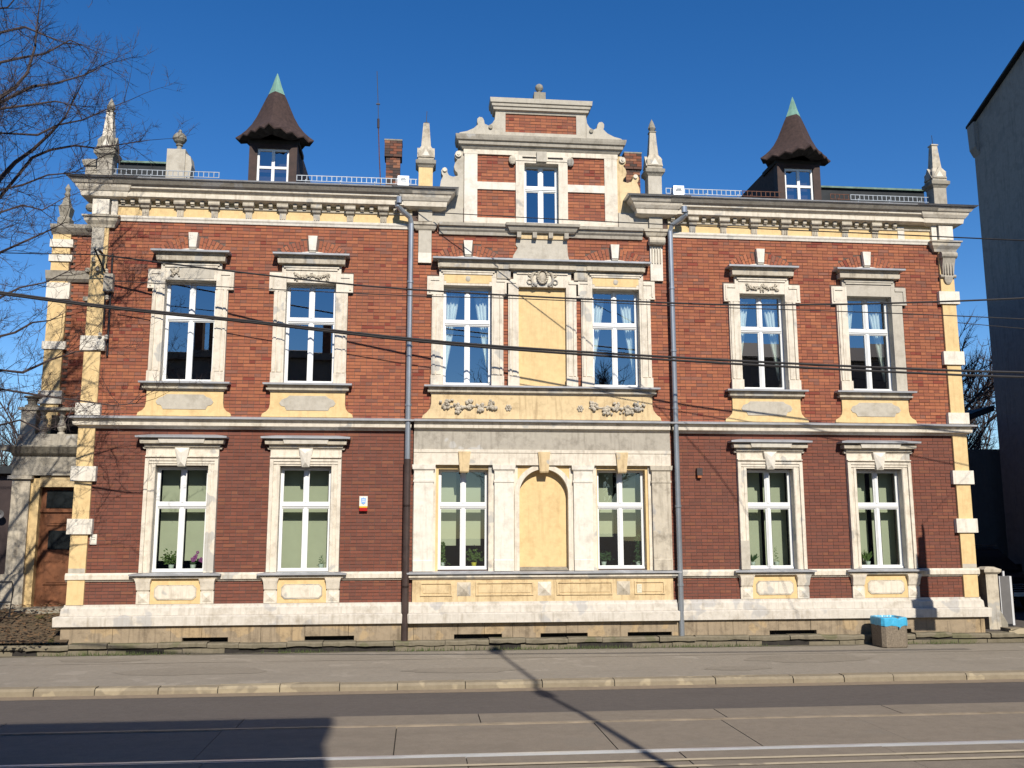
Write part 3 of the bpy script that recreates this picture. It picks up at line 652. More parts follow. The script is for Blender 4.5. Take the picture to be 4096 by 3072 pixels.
slots = [(-7.75, .95), (-5.2, 1.05), (-2.0, 1.05), (-.1, 1.05), (1.85, 1.0), (5.1, 1.1), (7.55, .9)]
x = -10.24
while x < 10.2:
    L = min(rnd.uniform(.55, 1.5), 10.24 - x)
    hit = [s for s in slots if s[0] < x + L and s[0] + s[1] > x]
    e = rnd.uniform(0, .012)
    a, b2 = x + .004, x + L - .004
    if hit:
        s0, s1 = max(a, hit[0][0]), min(b2, hit[0][0] + hit[0][1])
        k = MB(); k.box(a, b2, -.115 - e, .019, .252, .503)
        if s0 - a > .01: k.box(a, s0, -.115 - e, .019, -.1, .2515)
        if b2 - s1 > .01: k.box(s1, b2, -.115 - e, .019, -.1, .2515)
    else: k = MB().box(a, b2, -.115 - e, .019, -.1, .503)
    k.build('base_stone', 'base_stone', base_root); x += L

# ---- corner pilasters with quoin blocks
for s in (-1, 1):
    def X(a, b2): return sorted((s * a, s * b2))
    pr = MB().box(*X(9.84, 10.19), -.06, .30, .94, 9.24).build('corner_pilaster', 'yellow', H)
    for (z0, z1) in ((8.235 - .31, 8.235), (6.42, 6.745), (4.985, 5.25), (3.55, 3.87), (2.42, 2.745)):
        if s < 0 and z0 > 7: continue
        box('quoin_block', 'cream_clean', pr, *X(9.75, 10.27), -.105, .32, z0, z1)
    box('foot_patch', 'grey_render', pr, *X(9.845, 10.185), -.064, -.05, 1.602, 1.70)
    # capital console
    if s > 0:
        k = MB(); c = 10.02
        for zz, r_, d in ((9.13, .085, .10),):
            k.tube([(c - .20, -.06 - d, zz), (c + .20, -.06 - d, zz)], r_, 12)
        k.rings([[(c - h, -d, z), (c + h, -d, z), (c + h, .0, z), (c - h, .0, z)] for h, d, z in ((.03, .08, 8.42), (.07, .10, 8.46), (.10, .11, 8.52), (.11, .13, 8.60), (.14, .12, 8.64), (.155, .14, 8.85), (.16, .20, 9.05))])
        k.tube([(c - .20, -.08, 8.62), (c + .20, -.08, 8.62)], .045, 8)
        for i in range(4): k.box(c - .12 + i * .07, c - .09 + i * .07, -.165, -.12, 8.66, 8.98)
        k.build('console', 'grey_dirty', pr)
    else:
        box('patched_shaft', 'grey_render', pr, -10.195, -9.93, -.075, .1, 8.60, 9.235)
    k = MB().mould(*X(9.80, 10.20), [(.08, 9.24), (.10, 9.30), (.16, 9.38), (.17, 9.46), (.20, 9.465), (.205, 9.50), (.05, 9.53)], yb=.3); k.build('capital', 'cream_dirty', pr)
    k = MB().box(*X(9.67, 9.80), -.11, .3, 9.531, 9.88).box(*X(9.84, 10.20), -.15, .3, 9.531, 9.88); k.build('entablature_block', 'cream_clean', pr)
    if s < 0:
        k = MB().blob((-10.28, -.05, 9.70), .10, .12, .10, 9, 5).blob((-10.30, -.05, 9.45), .09, .12, .09, 9, 5).blob((-10.27, -.05, 9.22), .08, .12, .09, 9, 5); k.build('side_console', 'old_stone', pr)
EXCL += [(-10.3, -9.845, 0, 10), (9.845, 10.3, 0, 10)]
box('address_plate_holder', 'cream_clean', H, -9.80, -9.66, -.03, .005, 2.20, 2.42).name = 'meter_box'

# ---- middle pilaster stubs
for s in (-1, 1):
    c = s * 2.745
    pr = MB().box(c - .15, c + .15, -.06, .02, 8.33 if s > 0 else 8.62, 9.40).build('pilaster_stub', 'cream_clean' if s > 0 else 'grey_render', H)
    MB().mould(c - .15, c + .15, [(.06, 9.40), (.09, 9.43), (.12, 9.50), (.15, 9.52), (.155, 9.58), (.02, 9.61)]).build('capital', 'cream_dirty', pr)
    box('block', 'grey_render', pr, c - .16, c + .16, -.10, .1, 9.611, 10.02)
    if s > 0:
        k = MB().tube([(c - .19, -.12, 9.28), (c + .19, -.12, 9.28)], .10, 12)
        for i in range(4): k.box(c - .115 + i * .066, c - .09 + i * .066, -.085, -.058, 8.75, 9.15)
        k.build('console', 'cream_dirty', pr)
    else: box('lower_shaft', 'cream_clean', pr, c - .152, c + .152, -.063, .0, 8.621, 8.86)
    EXCL.append((c - .155, c + .155, 8.33 if s > 0 else 8.62, 10))

# ---- entablature of the side bays
def entab(x0, x1, br, sgn):
    k = MB().mould(x0, x1, [(.03, 9.425), (.04, 9.47), (.06, 9.50), (.065, 9.545)], ends=False); ar = k.build('architrave', 'cream_clean', H)
    box('frieze', 'yellow', ar, x0, x1, -.025, .1, 9.546, 9.90)
    MB().mould(x0, x1, [(.04, 9.755), (.055, 9.765), (.06, 9.80)], ends=False).build('bed_mould', 'cream_dirty', ar)
    co = MB().mould(x0, x1, [(.06, 9.905), (.18, 9.925), (.22, 9.945), (.225, 10.045), (.19, 10.048), (.25, 10.10), (.29, 10.115), (.30, 10.16)], ends=False).build('cornice', 'cream', H)
    k = MB().mould(x0, x1, [(.32, 10.161), (.36, 10.19), (.43, 10.27), (.44, 10.285)], ends=False); k.build('cyma', 'grey_dirty', co)
    k = MB().mould(x0, x1, [(.46, 10.286), (.475, 10.315), (.2, 10.42)], yb=.3, ends=False); k.build('gutter_edge', 'zinc', co)
    for c in br:
        k = MB(); h = .115
        k.rings([[(c - h_, -d, z), (c + h_, -d, z), (c + h_, -.02, z), (c - h_, -.02, z)] for h_, d, z in ((.075, .055, 9.546), (.075, .06, 9.70), (.09, .07, 9.71), (.095, .11, 9.735), (.095, .13, 9.78), (.115, .15, 9.82), (.12, .17, 9.87), (.13, .185, 9.905))])
        k.tube([(c - .125, -.135, 9.845), (c + .125, -.135, 9.845)], .055, 10)
        for i in range(3): k.box(c - .055 + i * .045, c - .035 + i * .045, -.075, -.056, 9.56, 9.68)
        k.build('bracket', 'cream_dirty', co)
    bs = sorted(br); gaps = list(zip(bs[:-1], bs[1:])) + [(bs[0] - (bs[1] - bs[0]), bs[0]), (bs[-1], bs[-1] + (bs[1] - bs[0]))]
    for a, b2 in gaps:
        for t in (.36, .64):
            c = a + (b2 - a) * t
            if x0 + .1 < c < x1 - .1:
                k = MB().box(c - .042, c + .042, -.13, -.02, 9.835, 9.90).box(c - .04, c + .04, -.10, -.0201, 9.805, 9.8345); k.build('dentil', 'cream_dirty', co)
    return co
entab(-9.72, -3.05, [-9.07 + .765 * i for i in range(8)], -1)
coR = entab(3.05, 9.72, [3.65 + .765 * i for i in range(7)], 1)
box('plain_post', 'cream_clean', coR, 8.83, 9.0, -.045, .0, 9.547, 9.86)
# breaks of the cornice over the pilasters
for s in (-1, 1):
    for (a, b2, hh) in ((9.66, 10.22, 0), (2.48, 3.02, 1)):
        x0, x1 = sorted((s * a, s * b2))
        k = MB().mould(x0, x1, [(.10, 9.885), (.22, 9.93), (.24, 10.035), (.26, 10.05), (.31, 10.12), (.33, 10.17), (.36, 10.19), (.42, 10.27)], yb=.3)
        b_ = k.build('cornice_break', 'cream', H)
        MB().mould(x0, x1, [(.46, 10.286), (.50, 10.318), (.12, 10.40)], yb=.3).build('flashing', 'zinc_bright' if hh else 'zinc', b_)

# ---- the bricks
ROW = .0768
def intervals(x0, x1, z):
    segs = [(x0, x1)]
    for (a, b2, c, d) in EXCL + OPEN:
        if c - .02 < z < d + .02:
            ns = []
            for p, q in segs:
                if b2 <= p or a >= q: ns.append((p, q)); continue
                if a > p: ns.append((p, a))
                if b2 < q: ns.append((b2, q))
            segs = ns
    return [s for s in segs if s[1] - s[0] > .02]
BR = []
def lay(x0, x1, z0, z1, upper, y=0.0, dest=None):
    n = max(1, round((z1 - z0) / ROW)); h = (z1 - z0) / n
    for i in range(n):
        za, zb = z0 + i * h, z0 + (i + 1) * h; zm = (za + zb) / 2
        L = .26 if i % 2 else .13; off = (0, .065, .13, .065)[i % 4] if i % 2 == 0 else (0 if (i // 2) % 2 else .13)
        for p, q in intervals(x0, x1, zm):
            xs_ = [p]; m0 = math.floor((p - off) / L) * L + off
            xx = m0 + L
            while xx < q - .02:
                if xx > p + .03: xs_.append(xx)
                xx += L
            xs_.append(q)
            for a, b2 in zip(xs_[:-1], xs_[1:]):
                if b2 - a < .012: continue
                segs = [(a, b2)]
                cxm = (a + b2) / 2
                if upper and any(r0 < math.hypot(cxm - ax, zm - az) < r1 and abs(math.degrees(math.atan2(cxm - ax, zm - az))) < am for ax, az, r0, r1, am in ARCH): continue
                e = rnd.uniform(-.003, .003); jx = .0038; jz = .0065
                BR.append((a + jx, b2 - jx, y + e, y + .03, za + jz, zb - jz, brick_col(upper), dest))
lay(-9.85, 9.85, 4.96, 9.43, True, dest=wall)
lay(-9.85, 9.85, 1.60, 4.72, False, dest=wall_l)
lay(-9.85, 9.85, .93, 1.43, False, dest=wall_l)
for (a, b2, c, d) in ((-1.53, -.61, 9.76, 10.47), (-1.53, -.61, 10.65, 11.35), (.63, 1.54, 9.78, 10.48), (.63, 1.54, 10.66, 11.36)): lay(a, b2, c, d, True, .004, gwall)
lay(-.86, .86, 11.93, 12.46, True, .004, gwall)
def vis(b_): # nearest whole stretchers show largest
    cx, cz = (b_[0] + b_[1]) / 2, (b_[4] + b_[5]) / 2
    return -(b_[1] - b_[0]) / math.sqrt((cx + 2.78) ** 2 + 20.9 ** 2 + (cz - 2.48) ** 2)
BR.sort(key=vis)
bigs, rest = BR[:300], BR[300:]
for (a, b2, y0, y1, c, d, t, dest) in bigs: MB().box(a, b2, y0, y1, c, d, t).build('brick', 'brick', dest)
k = MB()
for (a, b2, y0, y1, c, d, t, dest) in rest: k.box(a, b2, y0, y1, c, d, t)
bw = k.build('brickwork', 'brick', H); tag(bw, kind='stuff')

# ---- centre gable
for s in (-1, 1): box('gable_foot', 'grey_render', H, *sorted((s * 1.86, s * 2.60)), -.012, .0095, 9.60, 10.0)
gb = MB().box(-1.84, 1.84, -.03, .012, 9.62, 9.66).build('gable_frame', 'cream', H)
G = gb
def gbox(name, mat, *a): return box(name, mat, G, *a)
for s in (-1, 1):
    X0, X1 = sorted((s * 1.53, s * 1.84)); gbox('stile', 'cream_clean' if s < 0 else 'cream', X0, X1, -.035, .06, 9.661, 11.34)
    X0, X1 = sorted((s * .615, s * 1.53)); gbox('rail', 'cream_clean', X0, X1, -.03, .06, 10.47, 10.655); gbox('rail', 'cream', X0, X1, -.03, .06, 9.661, 9.77)
gbox('header', 'cream', -1.86, 1.86, -.04, .06, 11.341, 11.46)
k = MB().box(-.615, -.41, -.06, .13, 9.661, 11.20).box(.41, .63, -.06, .13, 9.661, 11.20).box(-.41, .41, -.06, .13, 11.15, 11.20).box(-.70, .72, -.075, .0, 11.201, 11.33)
k.build('window_surround', 'cream', G)
for s in (-1, 1): MB().blob((s * .70, -.06, 11.21), .09, .05, .12, 9, 5).build('scroll', 'cream_dirty', G)
gbox('keystone', 'grey_render', -.12, .12, -.13, 0, 11.17, 11.42); gbox('header_patch', 'grey_render', -.55, .13, -.046, -.02, 11.335, 11.461)
for X0, X1 in ((-.46, -.13), (.15, .52)): gbox('dark_gap', 'joint_and_shade', X0, X1, -.078, -.07, 11.255, 11.30)
# ledge below the gable
lg = MB().mould(-2.42, 2.42, [(.05, 9.33), (.06, 9.40), (.10, 9.44), (.12, 9.50), (.17, 9.515), (.18, 9.585), (.05, 9.62)], ends=False).build('gable_ledge', 'grey_dirty', H)
MB().mould(-.62, .64, [(.12, 9.40), (.16, 9.44), (.20, 9.52), (.24, 9.54), (.25, 9.60), (.05, 9.66)]).build('gable_sill', 'grey_dirty', lg)
for c in (-.55, -.18, .20, .57): box('corbel', 'grey_dirty', lg, c - .05, c + .05, -.17, .02, 9.27, 9.40)
fixnormals(MB().prism([(-.60, 9.27), (-.62, 9.12), (-.57, 9.05), (-.68, 8.86), (-.70, 8.75), (.66, 8.75), (.62, 8.9), (.60, 9.27)][::-1], -.03, .02).build('render_patch', 'grey_render', lg))
box('corbel_band', 'yellow_dirty', lg, -.60, .61, -.06, .02, 9.271, 9.399)
EXCL2 = 0
# main cornice of the gable
gc = MB().mould(-1.84, 1.83, [(.05, 11.46), (.08, 11.50), (.10, 11.53), (.14, 11.545), (.15, 11.62), (.19, 11.64), (.21, 11.70), (.22, 11.76), (.08, 11.80)], yb=.35).build('gable_cornice', 'grey_dirty', H)
# attic panel with its scroll shoulders
at_ = MB()
for s in (-1, 1):
    X0, X1 = sorted((s * .86, s * 1.10)); at_.box(X0, X1, -.03, .35, 11.80, 12.46)
at_.box(-.86, .86, -.03, .35, 11.80, 11.925); atc = at_.build('attic_frame', 'grey_render', H)
k = MB().mould(-1.06, 1.06, [(.02, 12.40), (.04, 12.45), (.09, 12.47), (.10, 12.53), (.13, 12.545), (.14, 12.60), (.17, 12.62), (.18, 12.73), (.05, 12.76)], yb=.35); k.build('attic_cornice', 'grey_render', atc)
fin = MB().sq(-.03, .05, [(.14, 12.76), (.14, 12.95), (.10, 12.97)]).build('ball_finial', 'old_stone', H)
MB().lathe(-.03, .05, [(.05, 12.97), (.03, 13.01), (.05, 13.03), (.085, 13.07), (.10, 13.12), (.085, 13.18), (.04, 13.215), (.0, 13.22)], 14).build('ball', 'old_stone', fin, smooth=True)
for s in (-1, 1):
    P = [(1.10, 11.80), (1.10, 12.40), (1.12, 12.22), (1.18, 12.12), (1.27, 12.06), (1.36, 12.10), (1.38, 12.20), (1.42, 12.26), (1.49, 12.27), (1.54, 12.22), (1.54, 12.14), (1.52, 12.08), (1.62, 11.98), (1.78, 11.90), (1.95, 11.86), (2.02, 11.80)]
    P = [(s * a, z) for a, z in P]; sc = fixnormals(MB().prism(P, -.05, .22).build('scroll_shoulder', 'grey_render', atc))
    MB().tube([(s * 1.22, -.09, 12.02), (s * 1.22, -.04, 12.02)], .05, 12).build('boss', 'old_stone', atc)
    # side volutes of the gable
    P = [(1.84, 9.62), (1.84, 11.44), (1.92, 11.45), (2.02, 11.41), (2.07, 11.33), (2.06, 11.25), (2.00, 11.20), (2.06, 11.12), (2.085, 11.02), (2.06, 10.93), (2.0, 10.87), (1.99, 10.80), (2.10, 10.77), (2.20, 10.80), (2.24, 10.88), (2.24, 10.95), (2.28, 10.99), (2.35, 10.98), (2.385, 10.91), (2.37, 10.83), (2.34, 10.78), (2.39, 10.66), (2.41, 10.52), (2.37, 10.38), (2.40, 10.10), (2.62, 9.62)]
    P = [(s * a, z) for a, z in P]; vo = fixnormals(MB().prism(P, .02, .30).build('volute', 'grey_render' if s < 0 else 'yellow_dirty', H))
    MB().tube([(s * 1.98, -.03, 11.33), (s * 1.98, .03, 11.33)], .075, 14).tube([(s * 1.98, -.05, 11.33), (s * 1.98, -.02, 11.33)], .035, 10).build('scroll_eye', 'cream', vo); MB().tube([(s * 2.30, -.02, 10.93), (s * 2.30, .03, 10.93)], .05, 12).build('scroll_eye', 'cream', vo)

# ---- obelisk finials
def obelisk(cx, cy, z0, style, pmat, omat):
    p = MB().sq(cx, cy, [(.165, z0), (.165, z0 + .48)]).build('obelisk_finial', pmat, H)
    MB().sq(cx, cy, [(.17, z0 + .481), (.20, z0 + .53), (.235, z0 + .56), (.24, z0 + .64), (.19, z0 + .67)]).build('cap', 'old_stone', p)
    MB().sq(cx, cy, [(.185, z0 + .671), (.19, z0 + .70), (.175, z0 + .72), (.185, z0 + .90), (.12, z0 + 1.02)]).build('collar', omat, p)
    for a in range(4):     # little gables
        k = MB().prism([(-.18, z0 + .73), (.18, z0 + .73), (.0, z0 + 1.03)], -.205, -.14)
        fz = fixnormals(k.build('gablet', omat, p)); c, s_ = math.cos(a * math.pi / 2), math.sin(a * math.pi / 2)
        me = fz.data
        for v in me.vertices: x_, y_ = v.co.x, v.co.y; v.co.x = cx + c * x_ - s_ * y_; v.co.y = cy + s_ * x_ + c * y_
        if a == 0: fixnormals(MB().prism([(cx - .09, z0 + .76), (cx + .09, z0 + .76), (cx, z0 + .92)], cy - .211, cy - .2052).build('gablet_field', 'cream_clean', p))
    top = z0 + 1.63
    MB().sq(cx, cy, [(.115, z0 + 1.021), (.07, top)]).build('shaft', omat if style != 'bud2' else 'cream', p)
    if style.startswith('bud'):
        MB().sq(cx, cy, [(.085, top + .001), (.085, top + .03), (.06, top + .035)]).lathe(cx, cy, [(.05, top + .036), (.10, top + .12), (.075, top + .20), (.04, top + .29), (.0, top + .37)], 8).build('bud', 'old_stone', p)
    elif style == 'rod':
        MB().sq(cx, cy, [(.055, top + .001), (.05, top + .03), (.02, top + .04)]).tube([(cx, cy, top + .04), (cx + .01, cy, top + .33)], .008, 5).build('lightning_rod', 'iron', p)
    else:
        MB().sq(cx, cy, [(.09, top + .001), (.09, top + .03), (.05, top + .05)]).build('broken_top', omat, p)
        MB().tube([(cx, cy, top + .05), (cx - .01, cy, top + .30)], .007, 5).build('rod', 'iron', p)
obelisk(-10.03, .10, 10.42, 'bud2', 'grey_dirty', 'old_stone'); obelisk(-2.75, .05, 10.44, 'rod', 'yellow', 'cream_dirty')
obelisk(2.745, .05, 10.44, 'bud', 'grey_render', 'cream_dirty'); obelisk(10.0, .10, 10.42, 'broken', 'grey_dirty', 'cream_dirty')
# console piece behind the left corner finial
k = MB().sq(-10.42, .35, [(.13, 10.42), (.13, 10.78), (.17, 10.80), (.20, 10.92), (.10, 10.98)]); k.build('corner_pedestal', 'grey_dirty', H)

# ---- roof, dormers, chimneys
rf = MB(); rf.add([(-10.5, -.2, 10.40), (-2.45, -.2, 10.40), (-2.45, .4, 10.49), (2.45, .4, 10.49), (2.45, -.2, 10.40), (10.5, -.2, 10.40), (10.3, 2.2, 10.75), (-10.3, 2.2, 10.75), (-10.3, 13, 11.2), (10.3, 13, 11.2)], [(0, 1, 2, 7), (7, 2, 3, 6), (3, 4, 5, 6), (7, 6, 9, 8)])
roof = rf.build('roof', 'roof_felt', H)
for (a, b2) in ((-10.42, -8.92), (7.80, 10.80)):
    MB().box(a, b2, 2.0, 2.25, 10.7, 11.60).build('roof_upstand', 'roof_felt', roof); MB().box(a - .02, b2 + .02, 1.93, 2.32, 11.601, 11.65).build('ridge_capping', 'roof_green', roof)
def chimney(cx, cy, z1, wd, name='chimney'):
    h = wd / 2; c = MB().box(cx - h + .02, cx + h - .02, cy - h + .02, cy + h - .02, 10.6, z1 - .01).build(name, 'mortar', roof)
    n = int((z1 - 11.6) / .078)
    for i in range(n):
        zz = z1 - .04 - (i + 1) * .078; e = .045 if i < 6 else 0
        for j in range(2 if i % 2 else 3):
            f = [(-h - e, 0), (0, h + e)] if i % 2 else [(-h - e, -h * .45), (-h * .45, h * .5), (h * .5, h + e)]
            a, b2 = f[j]; t = rnd.choice([(.20, .075, .045), (.11, .06, .045), (.06, .045, .04), (.26, .12, .07)])
            MB().box(cx + a + .005, cx + b2 - .005, cy - h - e, cy + h + e, zz, zz + .07, t).build('brick', 'brick', c)
    MB().box(cx - h - .05, cx + h + .05, cy - h - .05, cy + h + .05, z1 - .04, z1).build('chimney_cap', 'old_stone', c)
chimney(-3.655, 4.0, 13.29, .40); chimney(3.15, 4.0, 13.18, .42)
box('chimney_block', 'grey_render', roof, 7.60, 8.02, 2.4, 2.8, 10.7, 12.05)
ub = box('urn_pedestal', 'grey_render', roof, -9.23, -8.78, 1.9, 2.4, 10.7, 11.99)
MB().sq(-9.0, 2.15, [(.17, 11.991), (.16, 12.02), (.08, 12.06)]).lathe(-9.0, 2.15, [(.09, 12.06), (.06, 12.10), (.055, 12.16), (.09, 12.18), (.09, 12.20), (.06, 12.21), (.13, 12.27), (.175, 12.35), (.16, 12.43), (.10, 12.50), (.04, 12.53), (.05, 12.56), (.03, 12.60), (0, 12.62)], 14).build('urn', 'old_stone', ub)
fixnormals(MB().prism([(-8.78, 11.0), (-8.78, 11.9), (-8.66, 11.82), (-8.62, 11.6), (-8.66, 11.2)], 1.95, 2.3).build('side_scroll', 'grey_render', ub))
def dormer(cx, y0):
    d = MB().box(cx - .55, cx + .55, y0 + .23, y0 + 3.4, 10.35, 11.72).build('dormer', 'shingle', roof)
    k = MB(); k.box(cx - .56, cx - .37, y0, y0 + .22, 10.40, 11.60); k.box(cx + .37, cx + .56, y0, y0 + .22, 10.40, 11.60); k.box(cx - .37, cx + .37, y0, y0 + .22, 11.49, 11.60)
    k.build('dormer_post', 'dark_wood', d)
    # bell-cast roof on a square turned by 45 degrees, scalloped eave
    yc = y0 + .15; k = MB(); n = 32; rings = []
    prof = [(1.0, 0), (.86, .10), (.73, .21), (.60, .36), (.48, .56), (.37, .80), (.27, 1.02), (.21, 1.14)]
    for s_, dz in prof:
        ring = []
        for i in range(n):
            q = i / n * 4; e = int(q); f = q - e
            c0 = [(1, 0), (0, 1), (-1, 0), (0, -1)][e % 4]; c1 = [(1, 0), (0, 1), (-1, 0), (0, -1)][(e + 1) % 4]
            px, py = c0[0] * (1 - f) + c1[0] * f, c0[1] * (1 - f) + c1[1] * f
            rr = math.hypot(px, py); bulge = 1 + .10 * (1 - (rr - .7071) / .2929) * (1 - s_ * .6)
            scal = (-.05 if i % 2 else .025) if dz == 0 else 0
            ring.append((cx + .93 * s_ * px * bulge, yc + .93 * s_ * py * bulge, 11.78 + dz + scal + (-.02 if dz == 0 else 0)))
        rings.append(ring)
    k.rings(rings, cap=False)
    inner = [[(p[0] * .985 + cx * .015, p[1] * .985 + yc * .015, p[2] - .03) for p in rings[0]], [(cx + (p[0] - cx) * .5, yc + (p[1] - yc) * .5, 11.70) for p in rings[0]]]
    k.rings([rings[0], inner[0]], cap=False)
    k.build('dormer_roof', 'shingle', d)
    MB().rings(inner, cap=False).build('soffit', 'joint_and_shade', d)  # near-black underside: shade of the eave put into the colour
    k = MB(); k.rings([[(cx + r_ * math.cos(R(a + 45)) * 1.0, yc + r_ * math.sin(R(a + 45)), z) for a in (0, 90, 180, 270)] for r_, z in ((.325, 12.84), (.20, 12.86))], cap=False)
    k2 = MB(); k2.rings([[(cx + .93 * s_ * c0[0] * b_, yc + .93 * s_ * c0[1] * b_, z) for c0, b_ in (((1, 0), 1), ((.5, .5), 1.08), ((0, 1), 1), ((-.5, .5), 1.08), ((-1, 0), 1), ((-.5, -.5), 1.08), ((0, -1), 1), ((.5, -.5), 1.08))] for s_, z in ((.225, 12.88), (.13, 13.12), (.05, 13.36), (.008, 13.47))])
    k2.build('copper_spire', 'copper_green', d)
    box('ceiling', 'joint_and_shade', d, cx - .60, cx + .60, y0 + .0, y0 + .9, 11.601, 11.70)
    # window of the dormer
    wf = MB(); x0, x1, z0, z1 = cx - .375, cx + .375, 10.56, 11.49; y = y0 + .05; f = .055
    wf.box(x0, x0 + f, y, y + .06, z0, z1).box(x1 - f, x1, y, y + .06, z0, z1).box(x0 + f, x1 - f, y, y + .06, z0, z0 + f).box(x0 + f, x1 - f, y, y + .06, z1 - f, z1)
    zc = (z0 + z1) / 2; wf.box(cx - .035, cx + .035, y, y + .06, z0 + f, z1 - f).box(x0 + f, cx - .035, y, y + .06, zc - .03, zc + .03).box(cx + .035, x1 - f, y, y + .06, zc - .03, zc + .03)
    wf.build('window_frame', 'white_frame', d)
    for (a, b2) in ((x0 + f, cx - .035), (cx + .035, x1 - f)):
        for (c, e) in ((z0 + f, zc - .03), (zc + .03, z1 - f)): MB().add([(a, y + .03, c), (b2, y + .03, c), (b2, y + .03, e), (a, y + .03, e)], [(0, 1, 2, 3)]).build('pane', 'glass', d)
    return d
dormer(-6.37, .45); dormer(6.60, .45)
# snow guards on the eave
for (a, b2, mt) in ((-10.05, -7.5, 'galv'), (-5.75, -2.95, 'galv'), (3.05, 4.95, 'galv'), (4.97, 5.95, 'rust'), (7.2, 7.7, 'rust'), (7.72, 9.75, 'galv')):
    k = MB(); y = .05
    k.box(a, b2, y, y + .014, 10.675, 10.692); k.box(a, b2, y, y + .014, 10.548, 10.563)
    xx = a
    while xx < b2: k.box(xx, xx + .017, y + .001, y + .013, 10.563, 10.675); xx += .115
    xx = a + .2
    while xx < b2: k.box(xx, xx + .02, y + .02, y + .035, 10.35, 10.60); xx += .8
    k.build('snow_guard', mt, roof)
for cx in (-3.27, 3.33):
    v = MB(); v.box(cx - .13, cx + .13, -.10, .15, 10.46, 10.70); vv = v.build('roof_vent', 'zinc_bright', roof)
    for i in range(3): box('vent_slot', 'joint_and_shade', vv, cx - .08 + i * .012, cx + .08 - i * .012, -.104, -.09, 10.56 + i * .035, 10.58 + i * .035)

# ---- downpipes
def downpipe(X, segs, dx):
    k = MB().tube([(X - dx, -.42, 9.95), (X - dx, -.40, 9.86), (X - dx * .7, -.32, 9.78), (X - dx * .1, -.20, 9.66), (X, -.16, 9.52)], .062, 10)
    d = k.build('downpipe', 'pipe_zinc', H)
    for (z0, z1, mt, r_) in segs:
        MB().tube([(X, -.16, z0), (X, -.16, z1)], r_, 12).build('pipe_length', mt, d)
    for z in (8.1, 6.6, 5.25, 3.0, 1.25): MB().tube([(X, -.16, z), (X, -.16, z + .05)], .075, 12).build('pipe_clamp', 'pipe_zinc' if z > 4.2 else segs[-1][2], d)
downpipe(-3.07, [(4.05, 9.53, 'pipe_zinc', .062), (.0, 4.06, 'pipe_brown', .075)], .32)
downpipe(3.07, [(.0, 9.53, 'pipe_zinc', .062)], -.32)
MB().tube([(-3.35, -.44, 9.90), (-3.35, -.44, 10.05)], .07, 10).build('outlet', 'pipe_zinc', H); MB().tube([(3.35, -.44, 9.90), (3.35, -.44, 10.05)], .07, 10).build('outlet', 'pipe_zinc', H)

# ---- side wing on the left, set back
WY = 3.0
wg = MB().box(-12.20, -10.05, WY + .03, 8, .5, 10.0).build('side_wing', 'mortar', H)
box('wing_pilaster', 'yellow', wg, -12.22, -11.78, WY - .06, WY + .3, .7, 10.0)
for (z0, z1) in ((9.66, 9.74 + .12), (9.28, 9.46), (8.30, 8.72), (7.0, 7.20), (5.62, 5.95)): box('quoin_block', 'cream_clean', wg, -12.27, -11.70, WY - .10, WY + .33, z0, z1)
n = 0
k = MB(); zz = 4.6
while zz < 9.95:
    xx = -11.78 + (.13 if int(zz / ROW) % 2 else 0)
    while xx < -10.1: k.box(xx + .005, min(xx + .255, -10.1), WY - .005 + .03 - .02, WY + .05, zz + .005, zz + ROW - .005, brick_col(True)); xx += .26
    zz += ROW
tag(k.build('wing_brickwork', 'brick', wg), kind='stuff')
MB().mould(-12.30, -10.1, [(.05 - WY, 8.75), (.12 - WY, 8.82), (.16 - WY, 8.95), (.18 - WY, 9.02)], yb=WY + .2, ends=False).build('wing_band', 'grey_dirty', wg)
k = MB()
k.mould(-12.26, -10.1, [(.05 - WY, 10.0), (.10 - WY, 10.05), (.18 - WY, 10.15), (.20 - WY, 10.24), (.0 - WY, 10.28)], yb=WY + .4, ends=False); k.build('wing_cornice', 'grey_dirty', wg)
fixnormals(MB().prism([(-11.6, 10.28), (-11.45, 10.55), (-11.1, 10.62), (-10.2, 10.62), (-10.2, 10.28)], WY + .3, 8).build('wing_roof', 'copper_green', wg))
fo = MB().sq(-12.0, WY + .1, [(.15, 10.28), (.15, 10.45), (.11, 10.50), (.13, 10.62), (.15, 10.75), (.09, 10.85), (.055, 11.05)]).lathe(-12.0, WY + .1, [(.05, 11.05), (.075, 11.12), (.05, 11.2), (.075, 11.27), (.03, 11.38), (0, 11.42)], 9); fo.build('wing_finial', 'old_stone', wg)
for z in (8.55, 7.85): MB().box(-10.75, -10.2, 1.2, 2.3, z, z + .10).box(-10.6, -10.2, 1.3, 2.2, z - .12, z - .001).build('side_window_ledge', 'grey_dirty', H)

# ---- entrance porch on the left
PY = 2.0
pr = box('porch', 'cream_dirty', H, -12.33, -11.92, PY, 3.0, .55, 4.25); P_ = pr
box('porch_pier_base', 'cream_dirty', P_, -12.40, -11.88, PY - .06, 2.9, .5, 1.5); box('pier_cap', 'cream_dirty', P_, -12.42, -11.86, PY - .07, 2.9, 3.70, 3.78)
box('door_jamb', 'yellow', P_, -11.919, -11.72, PY + .06, 2.9, .6, 3.72); box('lintel', 'yellow_dirty', P_, -11.72, -10.2, PY + .05, 2.9, 3.52, 3.78)
box('entablature', 'grey_dirty', P_, -12.36, -10.2, PY - .02, 2.95, 3.79, 4.252)
MB().mould(-12.36, -10.2, [(.06 - PY, 4.253), (.12 - PY, 4.30), (.20 - PY, 4.40), (.24 - PY, 4.45), (.22 - PY, 4.49)], yb=2.96, ends=False).build('porch_cornice', 'old_stone', P_)
box('cornice_end', 'old_stone', P_, -12.60, -12.361, PY - .22, 2.96, 4.36, 4.485)
